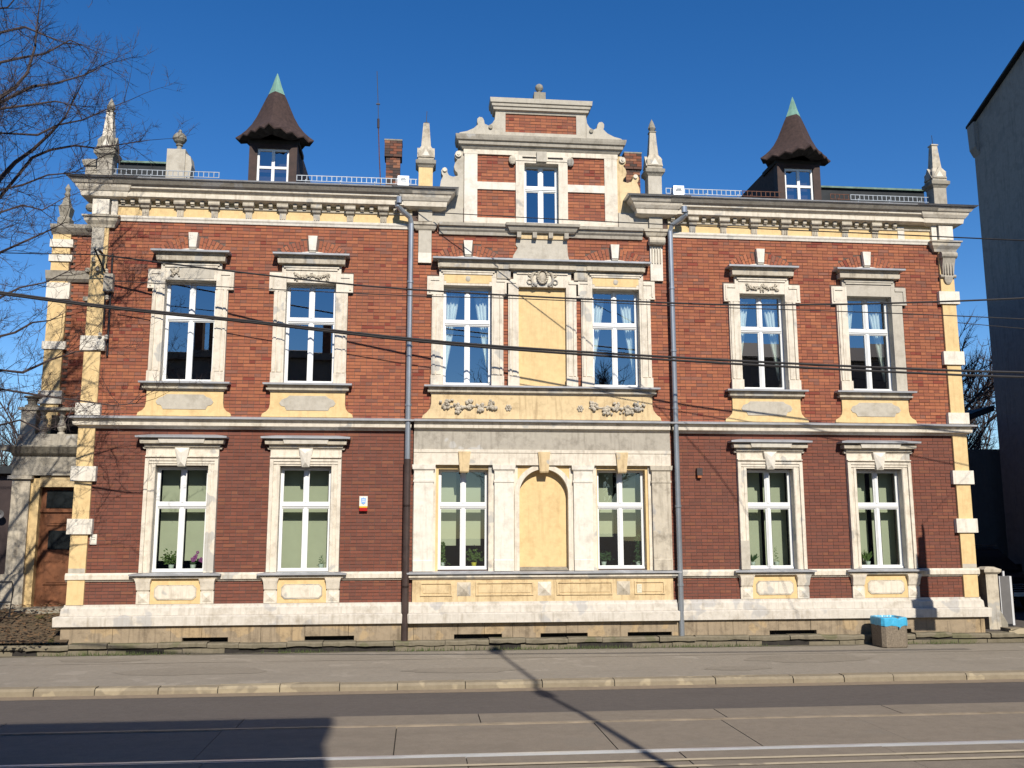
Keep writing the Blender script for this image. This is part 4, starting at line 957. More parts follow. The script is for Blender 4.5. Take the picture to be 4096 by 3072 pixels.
box('balcony_base', 'grey_dirty', P_, -12.30, -10.2, PY, 2.96, 4.491, 4.77); box('balcony_pedestal', 'cream_dirty', P_, -12.26, -11.92, PY + .02, PY + .4, 4.771, 5.34)
box('balcony_rail', 'grey_dirty', P_, -12.32, -10.95, PY - .02, PY + .42, 5.341, 5.41)
MB().lathe(-12.09, PY + .2, [(.17, 5.411), (.17, 5.47), (.10, 5.50), (.11, 5.58), (.14, 5.60), (.12, 5.64), (.20, 5.66), (.21, 5.69), (.12, 5.70)], 12).build('urn_foot', 'old_stone', P_)
for X in (-11.80, -11.36): MB().lathe(X, PY + .15, [(.09, 4.771), (.09, 4.81), (.05, 4.83), (.105, 4.93), (.095, 5.0), (.05, 5.13), (.075, 5.20), (.045, 5.23), (.085, 5.30), (.085, 5.34)], 10).build('baluster', 'grey_render', P_)
box('balcony_back', 'joint_and_shade', P_, -11.9, -11.2, PY + .9, PY + .95, 4.78, 5.33)
dr = MB().box(-11.72, -10.5, PY + .22, PY + .28, .6, 3.52).build('door', 'door_wood', P_)
k = MB()
for (z0, z1) in ((.75, 1.15), (1.25, 1.75), (2.62, 2.88)): MB().box(-11.55, -10.75, PY + .19, PY + .2195, z0, z1).box(-11.48, -10.82, PY + .175, PY + .1905, z0 + .05, z1 - .05).build('door_panel', 'door_wood', dr)
k.box(-11.72, -10.6, PY + .17, PY + .2194, 2.93, 3.0).build('door_moulding', 'door_wood', dr)
box('transom_light', 'car_glass', dr, -11.60, -10.75, PY + .20, PY + .2193, 3.03, 3.44); box('door_light', 'car_glass', dr, -11.50, -10.75, PY + .20, PY + .2192, 2.06, 2.5)
box('step', 'old_stone', P_, -11.9, -10.3, PY - .4, PY + .3, .45, .75)

# ------------------------------------------------------------------ things on and in the house
# alarm box between the left windows and the brown downpipe
al = empty('alarm_box', 'white and red alarm siren box with blue badge on the brick wall', 'alarm box', loc=(-4.02, 0, 3.0))
k = MB(); k.rings([[(-.09, -.085, .02), (.09, -.085, .02), (.085, .0, .02), (-.085, .0, .02)], [(-.09, -.09, .24), (.09, -.09, .24), (.09, .0, .24), (-.09, .0, .24)]]); k.build('housing', 'plastic_white', al)
MB().box(-.088, .088, -.0892, -.02, -.012, .0195).build('yellow_stripe', 'plastic_yellow', al)
MB().box(-.086, .086, -.088, -.0, -.085, -.0122).build('red_lens', 'plastic_red', al)
fixnormals(MB().prism([(0, .06), (.045, .09), (.05, .15), (.055, .20), (.025, .195), (0, .215), (-.025, .195), (-.055, .20), (-.05, .15), (-.045, .09)], -.0965, -.088).build('badge', 'badge_blue', al))
for i in range(2): MB().box(-.03, .03, -.0985, -.0966, .115 + i * .035, .13 + i * .035).build('badge_text', 'plastic_white', al)
lb = empty('wall_lamp_box', 'small dark box with orange glass underside on the right brick wall', 'lamp', loc=(3.62, 0, 3.75))
MB().box(-.065, .065, -.10, .0, -.02, .15).build('housing', 'black_box', lb); MB().box(-.05, .04, -.09, -.01, -.075, -.0202).build('lens', 'orange', lb)
pt = empty('number_plate', 'small pale plate with printed lines in the right end panel of the centre parapet', 'plate', loc=(2.14, -.103, 1.20))
MB().box(-.055, .055, -.012, .0, -.095, .095).build('plate', 'plate', pt)
for i, (a, b2) in enumerate(((-.035, .03), (-.03, .035), (-.035, .0))): MB().box(a, b2, -.0135, -.0121, .05 - i * .045, .06 - i * .045).build('print', 'print_grey', pt)
pt = empty('gas_plate', 'small cream plate below the quoin block at the left corner', 'plate', loc=(-9.60, 0, 2.2))
mb_ = bpy.data.objects['meter_box']; mb_.parent = pt; mb_.name = 'plate'; mb_.location = (9.60, 0, -2.2)
for i in range(2): MB().box(-.17, -.09, -.0325, -.0301, .10 + i * .05, .112 + i * .05).build('print', 'print_grey', pt)
# roof antenna
an = empty('antenna', 'thin red and grey whip antenna on the roof beside the left chimney', 'antenna', loc=(-3.9, 3.0, 10.9))
MB().tube([(0, 0, 0), (-.10, 0, 1.6), (-.14, 0, 2.45)], .016, 6).build('mast', 'rust', an)
MB().tube([(-.14, 0, 2.36), (-.145, 0, 2.62)], .032, 8).build('coupling', 'black_box', an); MB().tube([(-.145, 0, 2.62), (-.16, 0, 3.05), (-.21, 0, 4.0)], .009, 5).build('whip', 'iron', an)
MB().box(-.21, -.11, -.02, .02, 3.03, 3.06).build('crossbar', 'iron', an)
# curtains
def curtain(cx, s, z0, z1, label):
    k = MB(); n = 22; rows = 14; vs = []
    xo = cx + s * .51
    for j in range(rows):
        t = j / (rows - 1); z = z1 - (z1 - z0) * t
        wd = .30 * (1 - t) ** .9 + .03 * (1 - t) + .012; c_in = xo - s * wd; shift = s * -.0
        for i in range(n):
            u = i / (n - 1); X = xo - s * (wd * u) + shift
            vs.append((X, (.40) + .035 * math.sin(u * 26 + t * 1.5) * (1 - .4 * t) + .02 * math.sin(u * 9 + j * .3), z))
    k.add(vs, [(j * n + i, j * n + i + 1, (j + 1) * n + i + 1, (j + 1) * n + i) for j in range(rows - 1) for i in range(n - 1)])
    tag(k.build('curtain', 'curtain', smooth=True), label, 'curtain', 'tied back pale curtains of the upper windows')
for cx, nm in ((-1.74, 'upper window left of the blind niche'), (1.74, 'upper window right of the blind niche'), (5.30, 'upper window just right of the right downpipe'), (7.97, 'upper window nearest the right corner')):
    for s, sd_ in ((-1, 'left'), (1, 'right')): curtain(cx, s, 6.05, 7.98, f'{sd_} pale tied back curtain behind the {nm}')
# pot plants behind the ground floor windows
def plant(cx, z0, kind, label, h=.35, potm='pot_white', mat='leaf', y=.31):
    p = empty('potted_plant', label, 'plant', 'pot plants on the ground floor window sills', loc=(cx, y, z0))
    MB().lathe(0, 0, [(.045, 0), (.065, .09), (.07, .10), (.06, .10)], 10).build('pot', potm, p)
    k = MB()
    def leaf(b, d, L, wd):
        d = Vector(d).normalized(); sd2 = d.cross(Vector((0, 1, .3))).normalized() * wd; b = Vector(b); mpt = b + d * L * .5
        tip = b + d * L + Vector((0, 0, -.15 * L)); k.add([b, mpt + sd2, tip, mpt - sd2], [(0, 1, 2, 3)])
    if kind == 'bush':
        for i in range(130):
            c = (rnd.gauss(0, .085), rnd.gauss(0, .05), .12 + abs(rnd.gauss(.08, .07)) * h / .3); a = rnd.uniform(0, 6.3); leaf(c, (math.cos(a), math.sin(a) * .5, rnd.uniform(-.3, .9)), rnd.uniform(.05, .09), rnd.uniform(.015, .028))
    elif kind == 'palm':
        for i in range(26):
            a = rnd.uniform(0, 6.3); leaf((0, 0, .09), (math.cos(a) * .7, math.sin(a) * .4, rnd.uniform(.5, 1.4)), rnd.uniform(.6, 1) * h, .016)
    elif kind == 'climber':
        for i in range(150):
            z = rnd.uniform(.05, h); leaf((rnd.gauss(0, .035) * (1.4 - z / h), rnd.gauss(0, .03), z), (rnd.uniform(-1, 1), -.3, rnd.uniform(-.5, .5)), rnd.uniform(.04, .07), .018)
    elif kind == 'sprig':
        for i in range(26):
            z = .09 + h * i / 26; leaf((rnd.gauss(0, .015), 0, z), (rnd.choice((-1, 1)), 0, rnd.uniform(-.2, .8)), rnd.uniform(.04, .09) * (1.2 - i / 30), .008)
    k.build('leaves', mat, p)
    if kind == 'orchid' or label.startswith('purple'):
        f = MB(); st = MB().tube([(0, 0, .1), (.04, 0, .25), (.10, 0, .36)], .005, 5).tube([(0, 0, .1), (.10, 0, .18), (.19, 0, .20)], .005, 5); st.build('stem', 'leaf_dark', p)
        for (x_, z_) in ((.02, .20), (.0, .17), (.05, .24), (.06, .29), (.09, .36), (.17, .22), (.20, .17), (.15, .19), (-.02, .22), (.03, .26)):
            for q in range(5): a = q * 1.257; f.blob((x_ + .022 * math.cos(a), -.02, z_ + .022 * math.sin(a)), .018, .008, .018, 6, 3)
        f.build('blossom', 'purple', p)
    return p
plant(-8.17, 1.66, 'bush', 'leafy green plant in the left pane of the leftmost ground floor window', .33, y=.33)
plant(-7.70, 1.66, 'palm', 'purple orchid in a white pot in the leftmost ground floor window', .12, mat='leaf_dark', y=.30)
plant(-4.94, 1.66, 'sprig', 'thin dark sprig in the window left of the alarm box', .20, mat='leaf_dark')
plant(-2.26, 1.68, 'climber', 'tall green climbing plant at the left of the window by the brown pipe', .55)
plant(-1.55, 1.68, 'bush', 'green bushy plant in a yellow pot in the window by the brown pipe', .36, potm='pot_yellow')
plant(1.42, 1.68, 'bush', 'low dark green plant in the window right of the arched niche', .25, mat='leaf_dark')
plant(2.22, 1.68, 'climber', 'tall thin dark green plant at the right of the window right of the arched niche', .72, mat='leaf_dark')
plant(4.93, 1.66, 'palm', 'spiky plant in the left pane of the window right of the right downpipe', .30, mat='leaf_dark')
plant(5.50, 1.66, 'sprig', 'upright leafy plant in the right pane of the window right of the right downpipe', .36)
plant(7.72, 1.66, 'palm', 'broad spiky green plant in the rightmost ground floor window', .38)

# ------------------------------------------------------------------ overhead wires
def wire(pts, r, label, name='cable'):
    P = []
    pts = [Vector(p) for p in pts]
    for i in range(len(pts) - 1):
        p0, p1, p2, p3 = pts[max(i - 1, 0)], pts[i], pts[i + 1], pts[min(i + 2, len(pts) - 1)]
        for t in (0, .25, .5, .75): P.append(.5 * ((2 * p1) + (p2 - p0) * t + (2 * p0 - 5 * p1 + 4 * p2 - p3) * t * t + (3 * p1 - p0 - 3 * p2 + p3) * t ** 3))
    P.append(pts[-1])
    return tag(MB().tube(P, r, 5).build(name, 'cable'), label, 'wire', 'overhead cables crossing the facade')
def at(Xa, Za, y):   # point seen at facade coordinates (Xa, Za) but y metres in front of the wall
    f = (20.9 - y) / 20.9; return (-2.78 + (Xa + 2.78) * f, -y, 2.48 + (Za - 2.48) * f)
yb = lambda X: .64 + .127 * (X + 10)
wire([at(X, Z, yb(X)) for X, Z in ((-9.976, 8.618), (-6.702, 8.275), (-3.069, 7.989), (3.181, 7.806), (6.121, 7.836), (8.755, 7.94), (12.013, 8.136), (16, 8.45))], .020, 'upper of the two thin cables leaving the wall bracket on the left corner')
wire([at(X, Z, yb(X) + .1) for X, Z in ((-9.7, 8.02), (-6.7, 7.93), (-3.07, 7.84), (-.5, 7.83), (3.3, 7.74), (6.9, 7.70), (10.2, 7.65), (16, 7.5))], .011, 'lower of the two thin cables leaving the wall bracket on the left corner')
wire([at(X, Z, 8.0) for X, Z in ((-20, 8.6), (-14, 7.93), (-12.083, 7.705), (-9.656, 7.425), (-6.656, 7.168), (-2.141, 6.757), (3.142, 6.496), (8.673, 6.32), (11.838, 6.271), (18, 6.25))], .018, 'upper of the paired thick cables slanting across the upper windows')
wire([at(X, Z, 8.0) for X, Z in ((-20, 8.52), (-14, 7.89), (-12.083, 7.67), (-9.656, 7.39), (-6.656, 7.135), (-2.141, 6.71), (3.142, 6.425), (8.673, 6.225), (11.838, 6.155), (18, 6.1))], .018, 'lower of the paired thick cables slanting across the upper windows')
wire([(-2.94, -.12, 9.83)] + [at(X, Z, (X + 2.9) * .5 + .3) for X, Z in ((0, 9.80), (2.956, 9.745), (5.6, 9.71), (8.265, 9.677), (12.153, 9.622), (15, 9.59))], .011, 'thin cable running right from the left pilaster below the gable')
wire([at(-20, 8.62, .6), at(-14, 8.60, .6), at(-9.98, 8.62, .6)], .012, 'thin cable running left from the wall bracket through the tree')
wire([(10.3, .8, 7.70), (14, .4, 7.35), (19, 0, 7.0)], .010, 'thin cable from the right side of the house to the neighbouring wall')
br = empty('wall_bracket', 'dark iron cable bracket with insulators on the left corner of the house', 'bracket', loc=(-9.85, 0, 8.2))
MB().tube([(-.05, -.10, .38), (.0, -.58, .36)], .03, 6).tube([(.05, -.08, -.1), (-.1, -.55, .40)], .022, 6).build('arm', 'iron', br)
MB().tube([(.12, -.04, .45), (.15, -.04, -1.9)], .022, 6).tube([(.02, -.09, .2), (.05, -.09, -1.2)], .016, 5).build('riser_cable', 'iron', br)
for (x_, z_) in ((-.25, .25), (-.15, .05), (.05, .0), (.12, -.35), (.10, -.6), (.0, -1.45), (.14, -1.5)): MB().lathe(x_, -.14, [(.02, z_ - .05), (.045, z_ - .03), (.03, z_), (.045, z_ + .03), (.02, z_ + .06)], 8).build('insulator', 'cream_dirty', br)
MB().box(.0, .2, -.16, -.02, -.45, -.05).build('junction_box', 'grey_dirty', br)

# ------------------------------------------------------------------ litter bin
bn = empty('litter_bin', 'square concrete litter bin with a bright blue bag folded over its rim', 'litter bin', loc=(7.62, -.70, -.068))
k = MB(); h = .295; c = .07
ring = lambda e, z, jit=0: [(x_ + rnd.uniform(-jit, jit), y_ + rnd.uniform(-jit, jit), z) for x_, y_ in ((-h - e + c, -h - e), (h + e - c, -h - e), (h + e, -h - e + c), (h + e, h + e - c), (h + e - c, h + e), (-h - e + c, h + e), (-h - e, h + e - c), (-h - e, -h - e + c))]
k.rings([ring(-.02, 0), ring(.0, .03), ring(.0, .60), ring(-.05, .62)]); k.build('body', 'bin_concrete', bn)
k = MB(); n = 64
def bring(e, z, amp, zj):
    o = []
    for i in range(n):
        a = 2 * math.pi * i / n; x_, y_ = math.cos(a), math.sin(a); s_ = 1 / max(abs(x_), abs(y_), (abs(x_) + abs(y_)) / 1.80); r_ = (h + e) * s_ + amp * math.sin(i * 2.7 + z * 9) * .6 + rnd.uniform(-amp, amp) * .6
        dip = .03 * math.exp(-((math.degrees(a) - 285) / 8) ** 2)
        o.append((r_ * x_, r_ * y_, z + zj * (math.sin(i * 1.3) + math.sin(i * .7 + 1)) * .5 - dip))
    return o
k.rings([bring(.008, .475, .003, .010), bring(.012, .52, .005, .004), bring(.012, .58, .005, .004), bring(.010, .635, .003, .003), bring(-.005, .655, .002, .003), bring(-.04, .655, .003, .003), bring(-.06, .60, .004, .004), bring(-.2, .45, .01, .01)], cap=False)
MB_bag = k; k.build('bin_liner', 'bag', bn, smooth=False)
MB().blob((.075, -.345, .455), .018, .014, .035, 7, 4, .2).build('bag_knot', 'bag', bn)

# ------------------------------------------------------------------ right of the house: gate pillar, metal post, slab, car, shed, neighbour
gp = empty('gate_pillar', 'weathered stone gate pillar with a flat cap beside the right corner', 'pillar', loc=(10.80, .5, .15))
MB().sq(0, 0, [(.15, 0), (.15, 1.30)]).build('shaft', 'cream_dirty', gp); MB().sq(0, 0, [(.17, 1.301), (.21, 1.34), (.22, 1.40), (.10, 1.46)]).build('cap', 'cream_dirty', gp)
k = MB().rings([[(10.87, .36, .75), (11.12, .36, .30), (11.12, .36, .16), (10.80, .36, .16), (10.80, .36, .80)], [(10.87, .64, .75), (11.12, .64, .30), (11.12, .64, .16), (10.80, .64, .16), (10.80, .64, .80)]])
fixnormals(k.build('buttress_stone', 'old_stone', gp)).location = (-10.80, -.5, -.15)
mp = empty('metal_post', 'grey aluminium box post with its sunlit edge painted in standing right of the gate pillar', 'post', loc=(11.52, 1.0, .16))
MB().box(-.145, .105, -.06, .06, .06, 1.20).build('panel', 'alu_grey', mp); MB().box(.1052, .16, -.07, .07, .03, 1.20).box(-.165, -.1452, -.07, .07, .06, 1.20).build('sunlit_edge', 'alu_sunlit', mp)  # front darkened as unlit, edges brightened as sunlit, all by colour
MB().tube([(.0, 0, 1.2), (.0, 0, 1.32)], .03, 8).build('top_stub', 'alu_sunlit', mp); MB().box(-.12, .14, -.05, .05, 0, .06).build('foot', 'iron', mp)
sl = tag(MB().rings([[(10.78, -.35, .13), (10.70, -.30, .17), (10.70, -.30, .20), (10.95, -.30, .245)], [(13.3, -.40, .13), (13.3, -.35, .17), (13.3, -.35, .20), (13.3, -.30, .235)]]).box(10.75, 13.3, -.29, .1, .12, .24).build('slab', 'kerb'), 'broken pale stone slab on the ledge end below the metal post', 'slab')
# car, nose to the street
car = empty('parked_car', 'black off-road car parked in the shaded yard beside the house', 'car', loc=(14.25, 4.4, .16))
def sec(y, w_, z0, z1, r_=.08): return [(-w_, y, z0 + r_), (-w_ + r_, y, z0), (w_ - r_, y, z0), (w_, y, z0 + r_), (w_, y, z1 - r_), (w_ - r_, y, z1), (-w_ + r_, y, z1), (-w_, y, z1 - r_)]
k = MB().rings([sec(0, .72, .42, .86), sec(.06, .86, .36, .98), sec(.3, .93, .34, 1.06), sec(1.25, .94, .34, 1.12), sec(4.0, .94, .34, 1.14), sec(4.45, .90, .40, 1.10), sec(4.55, .80, .46, .95)]); fixnormals(k.build('body', 'car_paint', car, smooth=False))
k = MB().rings([sec(1.15, .86, 1.08, 1.16, .03), sec(1.9, .74, 1.1, 1.74, .10), sec(2.4, .73, 1.1, 1.80, .10), sec(3.9, .72, 1.1, 1.78, .10), sec(4.4, .80, 1.08, 1.2, .04)]); fixnormals(k.build('cabin', 'car_paint', car))
MB().add([(-.72, 1.29, 1.17), (.72, 1.29, 1.17), (.62, 1.84, 1.68), (-.62, 1.84, 1.68)], [(0, 1, 2, 3)]).build('windscreen', 'car_glass', car).location = (0, -.03, .02)
for s in (-1, 1):
    MB().add([(s * .90, 1.5, 1.2), (s * .90, 3.8, 1.2), (s * .765, 3.7, 1.66), (s * .765, 2.05, 1.66)], [(0, 1, 2, 3)]).build('side_window', 'car_glass', car)
    m_ = MB(); m_.rings([[(s * .93, 1.55, 1.12), (s * .93, 1.75, 1.12), (s * .93, 1.75, 1.30), (s * .93, 1.55, 1.30)], [(s * 1.14, 1.58, 1.12), (s * 1.14, 1.74, 1.12), (s * 1.14, 1.74, 1.30), (s * 1.14, 1.58, 1.30)]]); fixnormals(m_.build('wing_mirror', 'car_paint', car))
    MB().blob((s * .62, .06, .86), .17, .06, .09, 9, 5).build('headlight', 'lamp_glass', car)
    for y in (.85, 3.6):
        wh = MB().tube([(s * .72, y, .36), (s * .95, y, .36)], .36, 20).build('tyre', 'tyre', car); MB().tube([(s * .90, y, .36), (s * .957, y, .36)], .21, 14).build('rim', 'alloy', wh)
    MB().tube([(s * .66, 2.0, 1.84), (s * .66, 3.8, 1.84)], .022, 6).build('roof_bar', 'alloy', car)
for i in range(4): MB().box(-.38, .38, -.005, .03, .60 + i * .06, .63 + i * .06).build('grille_bar', 'alloy', car)
MB().box(-.26, .26, -.025, -.006, .46, .57).build('licence_plate', 'plastic_white', car)
# shed and yard wall behind
sh = empty('yard_shed', 'low dark shed with an overhanging flat roof behind the house', 'shed', loc=(14.0, 9.5, .16))
MB().box(-3.3, 3.5, 0, 4, 0, 5.1).build('wall', 'yard_wall', sh); MB().box(-3.7, 1.6, -.9, 4.2, 5.30, 5.55).build('roof', 'roof_felt', sh)
fixnormals(MB().prism([(-.6, 5.1), (3.0, 6.4), (3.0, 6.6), (-.7, 5.29)], -.4, 3.8).build('lean_to_roof', 'roof_felt', sh))
bp_ = empty('yard_pier', 'dark brick pier standing in the shaded yard behind the gate pillar', 'pier', loc=(12.75, 5.2, .16))
MB().box(-.55, .35, 0, .6, 0, 2.55).build('shaft', 'sooty_brick', bp_); MB().box(-.6, .4, -.05, .65, 2.551, 2.65).build('cap', 'old_stone', bp_)
nb = empty('neighbour_building', 'tall grey rendered gable wall of the neighbouring building at the right edge', 'building', loc=(0, 0, 0))
k = MB(); a = 16.32
k.rings([[(a, 8, 0), (a, 8, 16.45), (a, 3.0, 18.5), (a, 1.25, 18.5), (a, 1.25, 0)], [(a + 14, 8, 0), (a + 14, 8, 16.45), (a + 14, 3.0, 18.5), (a + 14, 1.25, 18.5), (a + 14, 1.25, 0)]]); fixnormals(k.build('rear_block', 'neighbour_wall', nb))
k = MB().box(13.95, 30, -6.0, 1.2, 0, 13.5); k.build('front_shade_block', 'neighbour_wall', nb)  # unseen front part, placed and sized to keep the yard in shade
k = MB().rings([[(a - .15, 8.15, 16.42), (a - .15, 8.15, 16.50), (a - .15, 2.6, 18.78), (a - .15, 2.6, 18.70)], [(a + 14, 8.15, 16.42), (a + 14, 8.15, 16.50), (a + 14, 2.6, 18.78), (a + 14, 2.6, 18.70)]]); fixnormals(k.build('roof_edge', 'roof_felt', nb))
fixnormals(MB().rings([[(a - .14, 8.05, 15.55), (a - .14, 8.1, 16.43), (a - .002, 8.1, 16.43), (a - .002, 8.05, 15.3)], [(a - .14, 7.7, 15.6), (a - .14, 7.7, 16.5), (a - .002, 7.7, 16.5), (a - .002, 7.7, 15.3)]]).build('corbelled_corner', 'neighbour_wall', nb))
# ------------------------------------------------------------------ left background
db = empty('dark_outbuilding', 'low dark outbuilding at the left edge behind the porch', 'building', loc=(-15.2, 6.0, .5))
MB().box(-6, 1.35, 0, 5, 0, 3.55).build('wall', 'black_box', db); MB().box(-6.2, 1.55, -.25, 5.2, 3.551, 3.75).build('roof', 'roof_felt', db)
dsh = empty('satellite_dish', 'small round pale dish on the dark outbuilding wall', 'dish', loc=(-14.15, 5.9, 2.95))
MB().rings([[(.12 * f * math.cos(2 * math.pi * j / 16), -.12 - .05 * f, .12 * f * math.sin(2 * math.pi * j / 16)) for j in range(16)] for f in (.01, .5, .8, 1)], cap=False).build('reflector', 'alu_grey', dsh); MB().tube([(0, 0, 0), (0, -.13, 0)], .02, 6).build('arm', 'iron', dsh)
rl = empty('iron_railing', 'black iron handrail beside the porch door', 'railing', loc=(-12.2, .6, .35))
MB().tube([(-1.2, 0, 1.05), (.62, 0, 1.05), (.66, 0, .9), (.62, 0, .3)], .022, 6).tube([(-1.2, 0, .62), (.64, 0, .62)], .018, 6).build('rail', 'iron', rl)
for X in (-1.1, -.2, .35): MB().tube([(X, 0, -.1), (X, 0, 1.05)], .022, 6).build('post', 'iron', rl)

# ------------------------------------------------------------------ trees (bare)
def grow(k, p, d, L, r, lvl, rn, up_=.25, maxl=3):
    n = 4 if lvl == 0 else 3; pts = [Vector(p)]; dd = Vector(d).normalized()
    for i in range(n):
        dd = (dd + Vector((rn.gauss(0, .16), rn.gauss(0, .16), rn.gauss(0, .14) + up_ * .12))).normalized(); pts.append(pts[-1] + dd * (L / n))
    k.tube(pts, [r * (1 - .75 * i / n) for i in range(n + 1)], 4 if r > .012 else 3, cap=False)
    if lvl >= maxl: return
    m_ = {0: 9, 1: 6, 2: 4}.get(lvl, 3)
    for i in range(m_):
        t = rn.uniform(.2, 1.0) * n; j = min(int(t), n - 1); q = pts[j].lerp(pts[j + 1], t - j)
        ax = Vector((rn.gauss(0, 1), rn.gauss(0, 1), rn.gauss(0, 1) + up_)).normalized()
        nd = (dd * .75 + ax * .75).normalized()
        grow(k, q, nd, L * rn.uniform(.32, .6), max(.0035, r * .45), lvl + 1, rn, up_, maxl)
def limb(k, pts, r0, r1, rn, dens=5.5, child=1.0):
    pts = [Vector(p) for p in pts]; n = len(pts)
    k.tube(pts, [r0 + (r1 - r0) * i / (n - 1) for i in range(n)], 6, cap=False)
    for i in range(n - 1):
        seg = pts[i + 1] - pts[i]
        for j in range(max(1, int(seg.length * dens))):
            q = pts[i] + seg * rn.random(); ax = Vector((rn.gauss(0, 1), rn.gauss(0, 1), rn.gauss(.15, 1))).normalized()
            grow(k, q, (seg.normalized() * .6 + ax).normalized(), rn.uniform(.5, 1.15) * child, .0085, 1, rn)
    grow(k, pts[-1], (pts[-1] - pts[-2]), .9, r1, 1, rn)
tr = empty('bare_tree', 'large bare tree with dense dark twigs reaching in from the left edge', 'tree', loc=(0, 0, 0))
rt = random.Random(21)
base = Vector((-13.9, -3.4, -.1))
MB().tube([base, base + Vector((.05, 0, 1.2)), base + Vector((.12, .05, 3.4)), base + Vector((.05, 0, 6.0)), base + Vector((.25, .1, 9.0)), base + Vector((.2, 0, 12.5))], [.42, .31, .27, .22, .15, .06], 10).build('trunk', 'bark', tr)
def px(u, v, y):   # photograph measurement (4096 px wide) to a point y metres in front of the facade
    d = right * (u - 2048) - up * (v - 1536) + fwd * 3700; t = (20.9 - y) / d.y; return Vector((-2.78, -20.9, 2.48)) + d * t
k = MB()
LIMBS = [
 (5.0, [(0, 410), (130, 345), (215, 335), (340, 300), (440, 245)], 3.4, .045), (5.4, [(0, 435), (120, 420), (220, 405), (300, 422)], 3.9, .04),
 (4.6, [(0, 715), (60, 650), (130, 600), (200, 535), (260, 470), (295, 400), (330, 330)], 3.2, .055), (4.4, [(130, 630), (200, 600), (300, 582), (380, 592), (520, 572), (600, 560)], 2.9, .035),
 (4.9, [(0, 532), (150, 540), (230, 500), (330, 480), (420, 440), (520, 400)], 3.6, .03), (6.0, [(0, 390), (60, 350), (110, 290), (140, 190), (150, 80), (170, -60)], 4.0, .05),
 (1.5, [(0, 1480), (90, 1490), (200, 1440), (300, 1408), (400, 1398)], 2.6, .045), (1.0, [(0, 1556), (150, 1580), (300, 1600), (450, 1622), (560, 1612)], 2.2, .04),
 (2.2, [(0, 1345), (60, 1330), (130, 1290), (200, 1282), (260, 1250)], 3.0, .035), (3.6, [(0, 1010), (100, 965), (200, 920), (260, 890)], 3.3, .035),
 (6.5, [(0, 130), (100, 108), (200, 150), (265, 172)], 4.2, .04), (7.0, [(-60, 40), (30, 30), (90, -40)], 4.2, .04), (5.8, [(0, 250), (90, 230), (180, 215), (280, 160), (370, 200)], 3.0, .04),
 (2.8, [(0, 1190), (80, 1150), (180, 1130), (280, 1080)], 3.8, .03), (.6, [(0, 1700), (80, 1680), (160, 1720), (260, 1700)], 3.0, .03), (3.2, [(0, 850), (90, 820), (170, 840), (260, 790)], 3.6, .03), (4.2, [(0, 760), (90, 740), (190, 700), (300, 690), (380, 640)], 3.1, .03)]
for (zb, pp, y, r0) in LIMBS:
    q = [px(u, v, y + rt.uniform(-.25, .25)) for u, v in pp]
    root = base + Vector((.1, .05, zb)); mid = root.lerp(q[0], .55) + Vector((0, 0, -.15))
    limb(k, [root, mid] + q, r0 * 1.05, .007, rt, dens=6.5, child=.9)
for i in range(16):      # limbs on the other sides of the trunk
    z = rt.uniform(4.5, 12); a = rt.uniform(R(70), R(300)); d = Vector((math.cos(a), math.sin(a), rt.uniform(.2, .8)))
    grow(k, base + Vector((.1, 0, z)), d, rt.uniform(2.5, 4.2), .05, 0, rt)
k.build('crown', 'twig', tr)
def small_tree(x_, y_, z0, h, seed, label):
    t = empty('bare_tree', label, 'tree', loc=(x_, y_, z0)); rn = random.Random(seed); k2 = MB()
    MB().tube([(0, 0, 0), (.1, 0, h * .35), (0, 0, h * .8)], [h * .025, h * .018, h * .006], 7).build('trunk', 'bark', t)
    for i in range(22):
        z = h * rn.uniform(.25, .78); a = rn.uniform(0, 6.3); grow(k2, (0, 0, z), (math.cos(a) * .8, math.sin(a) * .8, 1.0), h * rn.uniform(.2, .34), h * .007, 0, rn, .6, 3)
    k2.build('crown', 'twig', t)
small_tree(20.0, 17.0, 0, 10.2, 3, 'bare tree seen in the gap between the house and the grey neighbour')
small_tree(23.8, 22.0, 0, 10.5, 4, 'bare tree close against the grey neighbour wall in the gap')
small_tree(-19.5, 20.0, .5, 7.5, 5, 'distant bare tree behind the dark outbuilding')

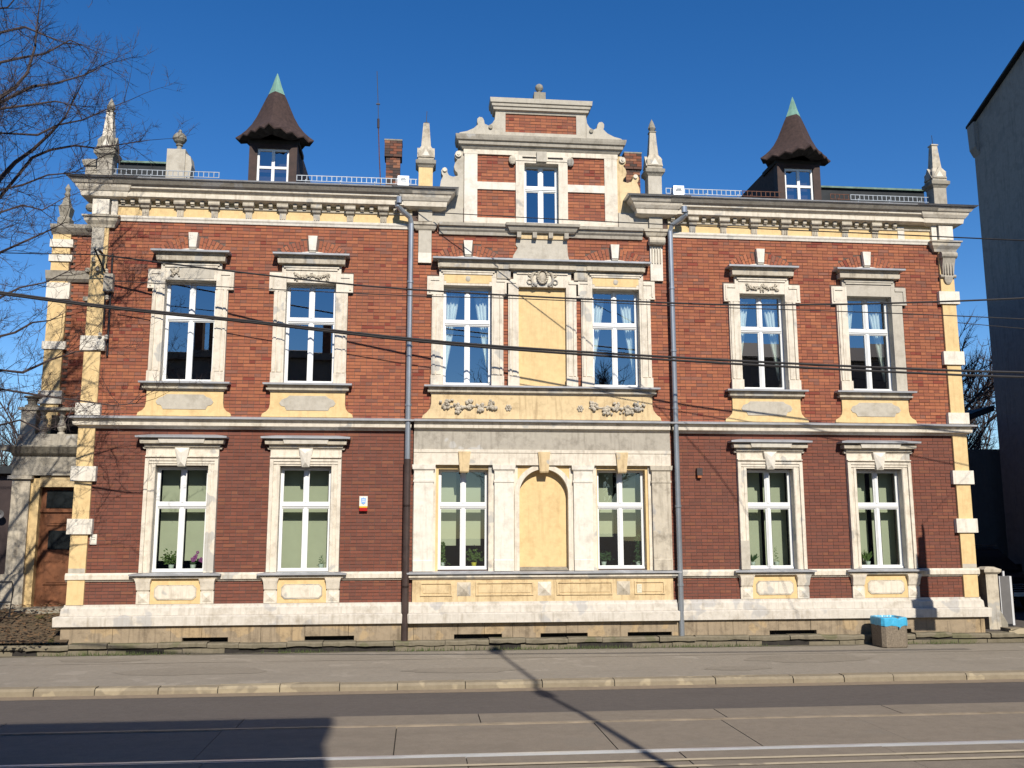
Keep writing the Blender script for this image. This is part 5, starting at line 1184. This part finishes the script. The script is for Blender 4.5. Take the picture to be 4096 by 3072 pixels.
# ------------------------------------------------------------------ across the street (behind the camera): casts the road shadow, shows in the panes
op = empty('opposite_house', 'plain rendered house across the street behind the camera', 'building', loc=(-22, -22.3, 0))
MB().box(-20, 20.0, -10, 0, -.1, 10.4).build('wall', 'opposite_wall', op); MB().box(-20.3, 20.15, -10.3, .3, 10.401, 10.72).build('cornice', 'opposite_wall', op)
fixnormals(MB().rings([[(-20, -.2, 10.72), (-20, -5, 11.75), (-20, -9.8, 10.72)], [(20, -.2, 10.72), (20, -5, 11.75), (20, -9.8, 10.72)]]).build('roof', 'roof_tile', op))
for X in (8.05, 8.75, 9.45, 14.6): box('chimney', 'sooty_brick', op, X, X + .38, -2.2, -1.7, 10.7, 12.6)
op2 = empty('opposite_hall', 'dark gabled hall across the street further right behind the camera', 'building', loc=(25, -24, 0))
MB().box(-12.5, 14, -12, 0, -.1, 11.2).build('wall', 'opposite_wall', op2); fixnormals(MB().rings([[(-12.8, .3, 11.2), (-12.8, -6, 13.2), (-12.8, -12.3, 11.2)], [(14.3, .3, 11.2), (14.3, -6, 13.2), (14.3, -12.3, 11.2)]]).build('roof', 'roof_tile', op2))
small_tree(6.5, -27.0, -.1, 10.5, 8, 'bare tree across the street behind the camera'); small_tree(2.5, -34.0, -.1, 11.5, 9, 'tall bare tree far across the street behind the camera')
lp = empty('street_lamp', 'tall street lamp with a long arm on the near side of the street', 'street lamp', loc=(1.15, -18.1, -.2))
MB().tube([(0, 0, 0), (0, 0, 4.0), (0, 0, 9.4)], [.085, .07, .05], 10).build('pole', 'lamp_post', lp); MB().tube([(0, 0, 9.3), (-.1, 1.2, 9.85), (-.3, 3.5, 10.0)], [.05, .045, .04], 8).build('arm', 'lamp_post', lp)
MB().blob((-.35, 3.85, 10.0), .17, .42, .10, 12, 6).build('lamp_head', 'lamp_post', lp); MB().box(-.12, .12, -.12, .12, 9.2, 9.55).build('collar', 'lamp_post', lp)
MB().box(-.65, .55, -.04, .0, 4.0, 4.9).box(-.05, .75, -.06, -.041, 5.1, 5.5).build('added_sign_board', 'alu_grey', lp)  # boards added to thicken the pole's shadow on the road
sp_ = empty('caster_pole', 'added unseen pole with a narrow shadow banner outside the right edge of the view', 'pole', loc=(11.85, -4.3, -.4))  # made up to cast the narrow stepped shadow on the right wall
MB().tube([(0, 0, 0), (0, 0, 8.4)], .05, 8).build('pole', 'lamp_post', sp_); MB().tube([(0, 0, 8.3), (-2.29, 0, 6.1)], .004, 5).build('arm', 'iron', sp_)
fixnormals(MB().prism([(-2.74, 3.62), (-2.22, 3.62), (-2.22, 4.32), (-2.24, 4.34), (-2.24, 5.95), (-2.27, 6.1), (-2.31, 6.1), (-2.31, 5.82), (-2.42, 5.80), (-2.43, 5.38), (-2.56, 5.34), (-2.60, 4.36), (-2.74, 4.33)], -.015, .015).build('caster', 'alu_grey', sp_))
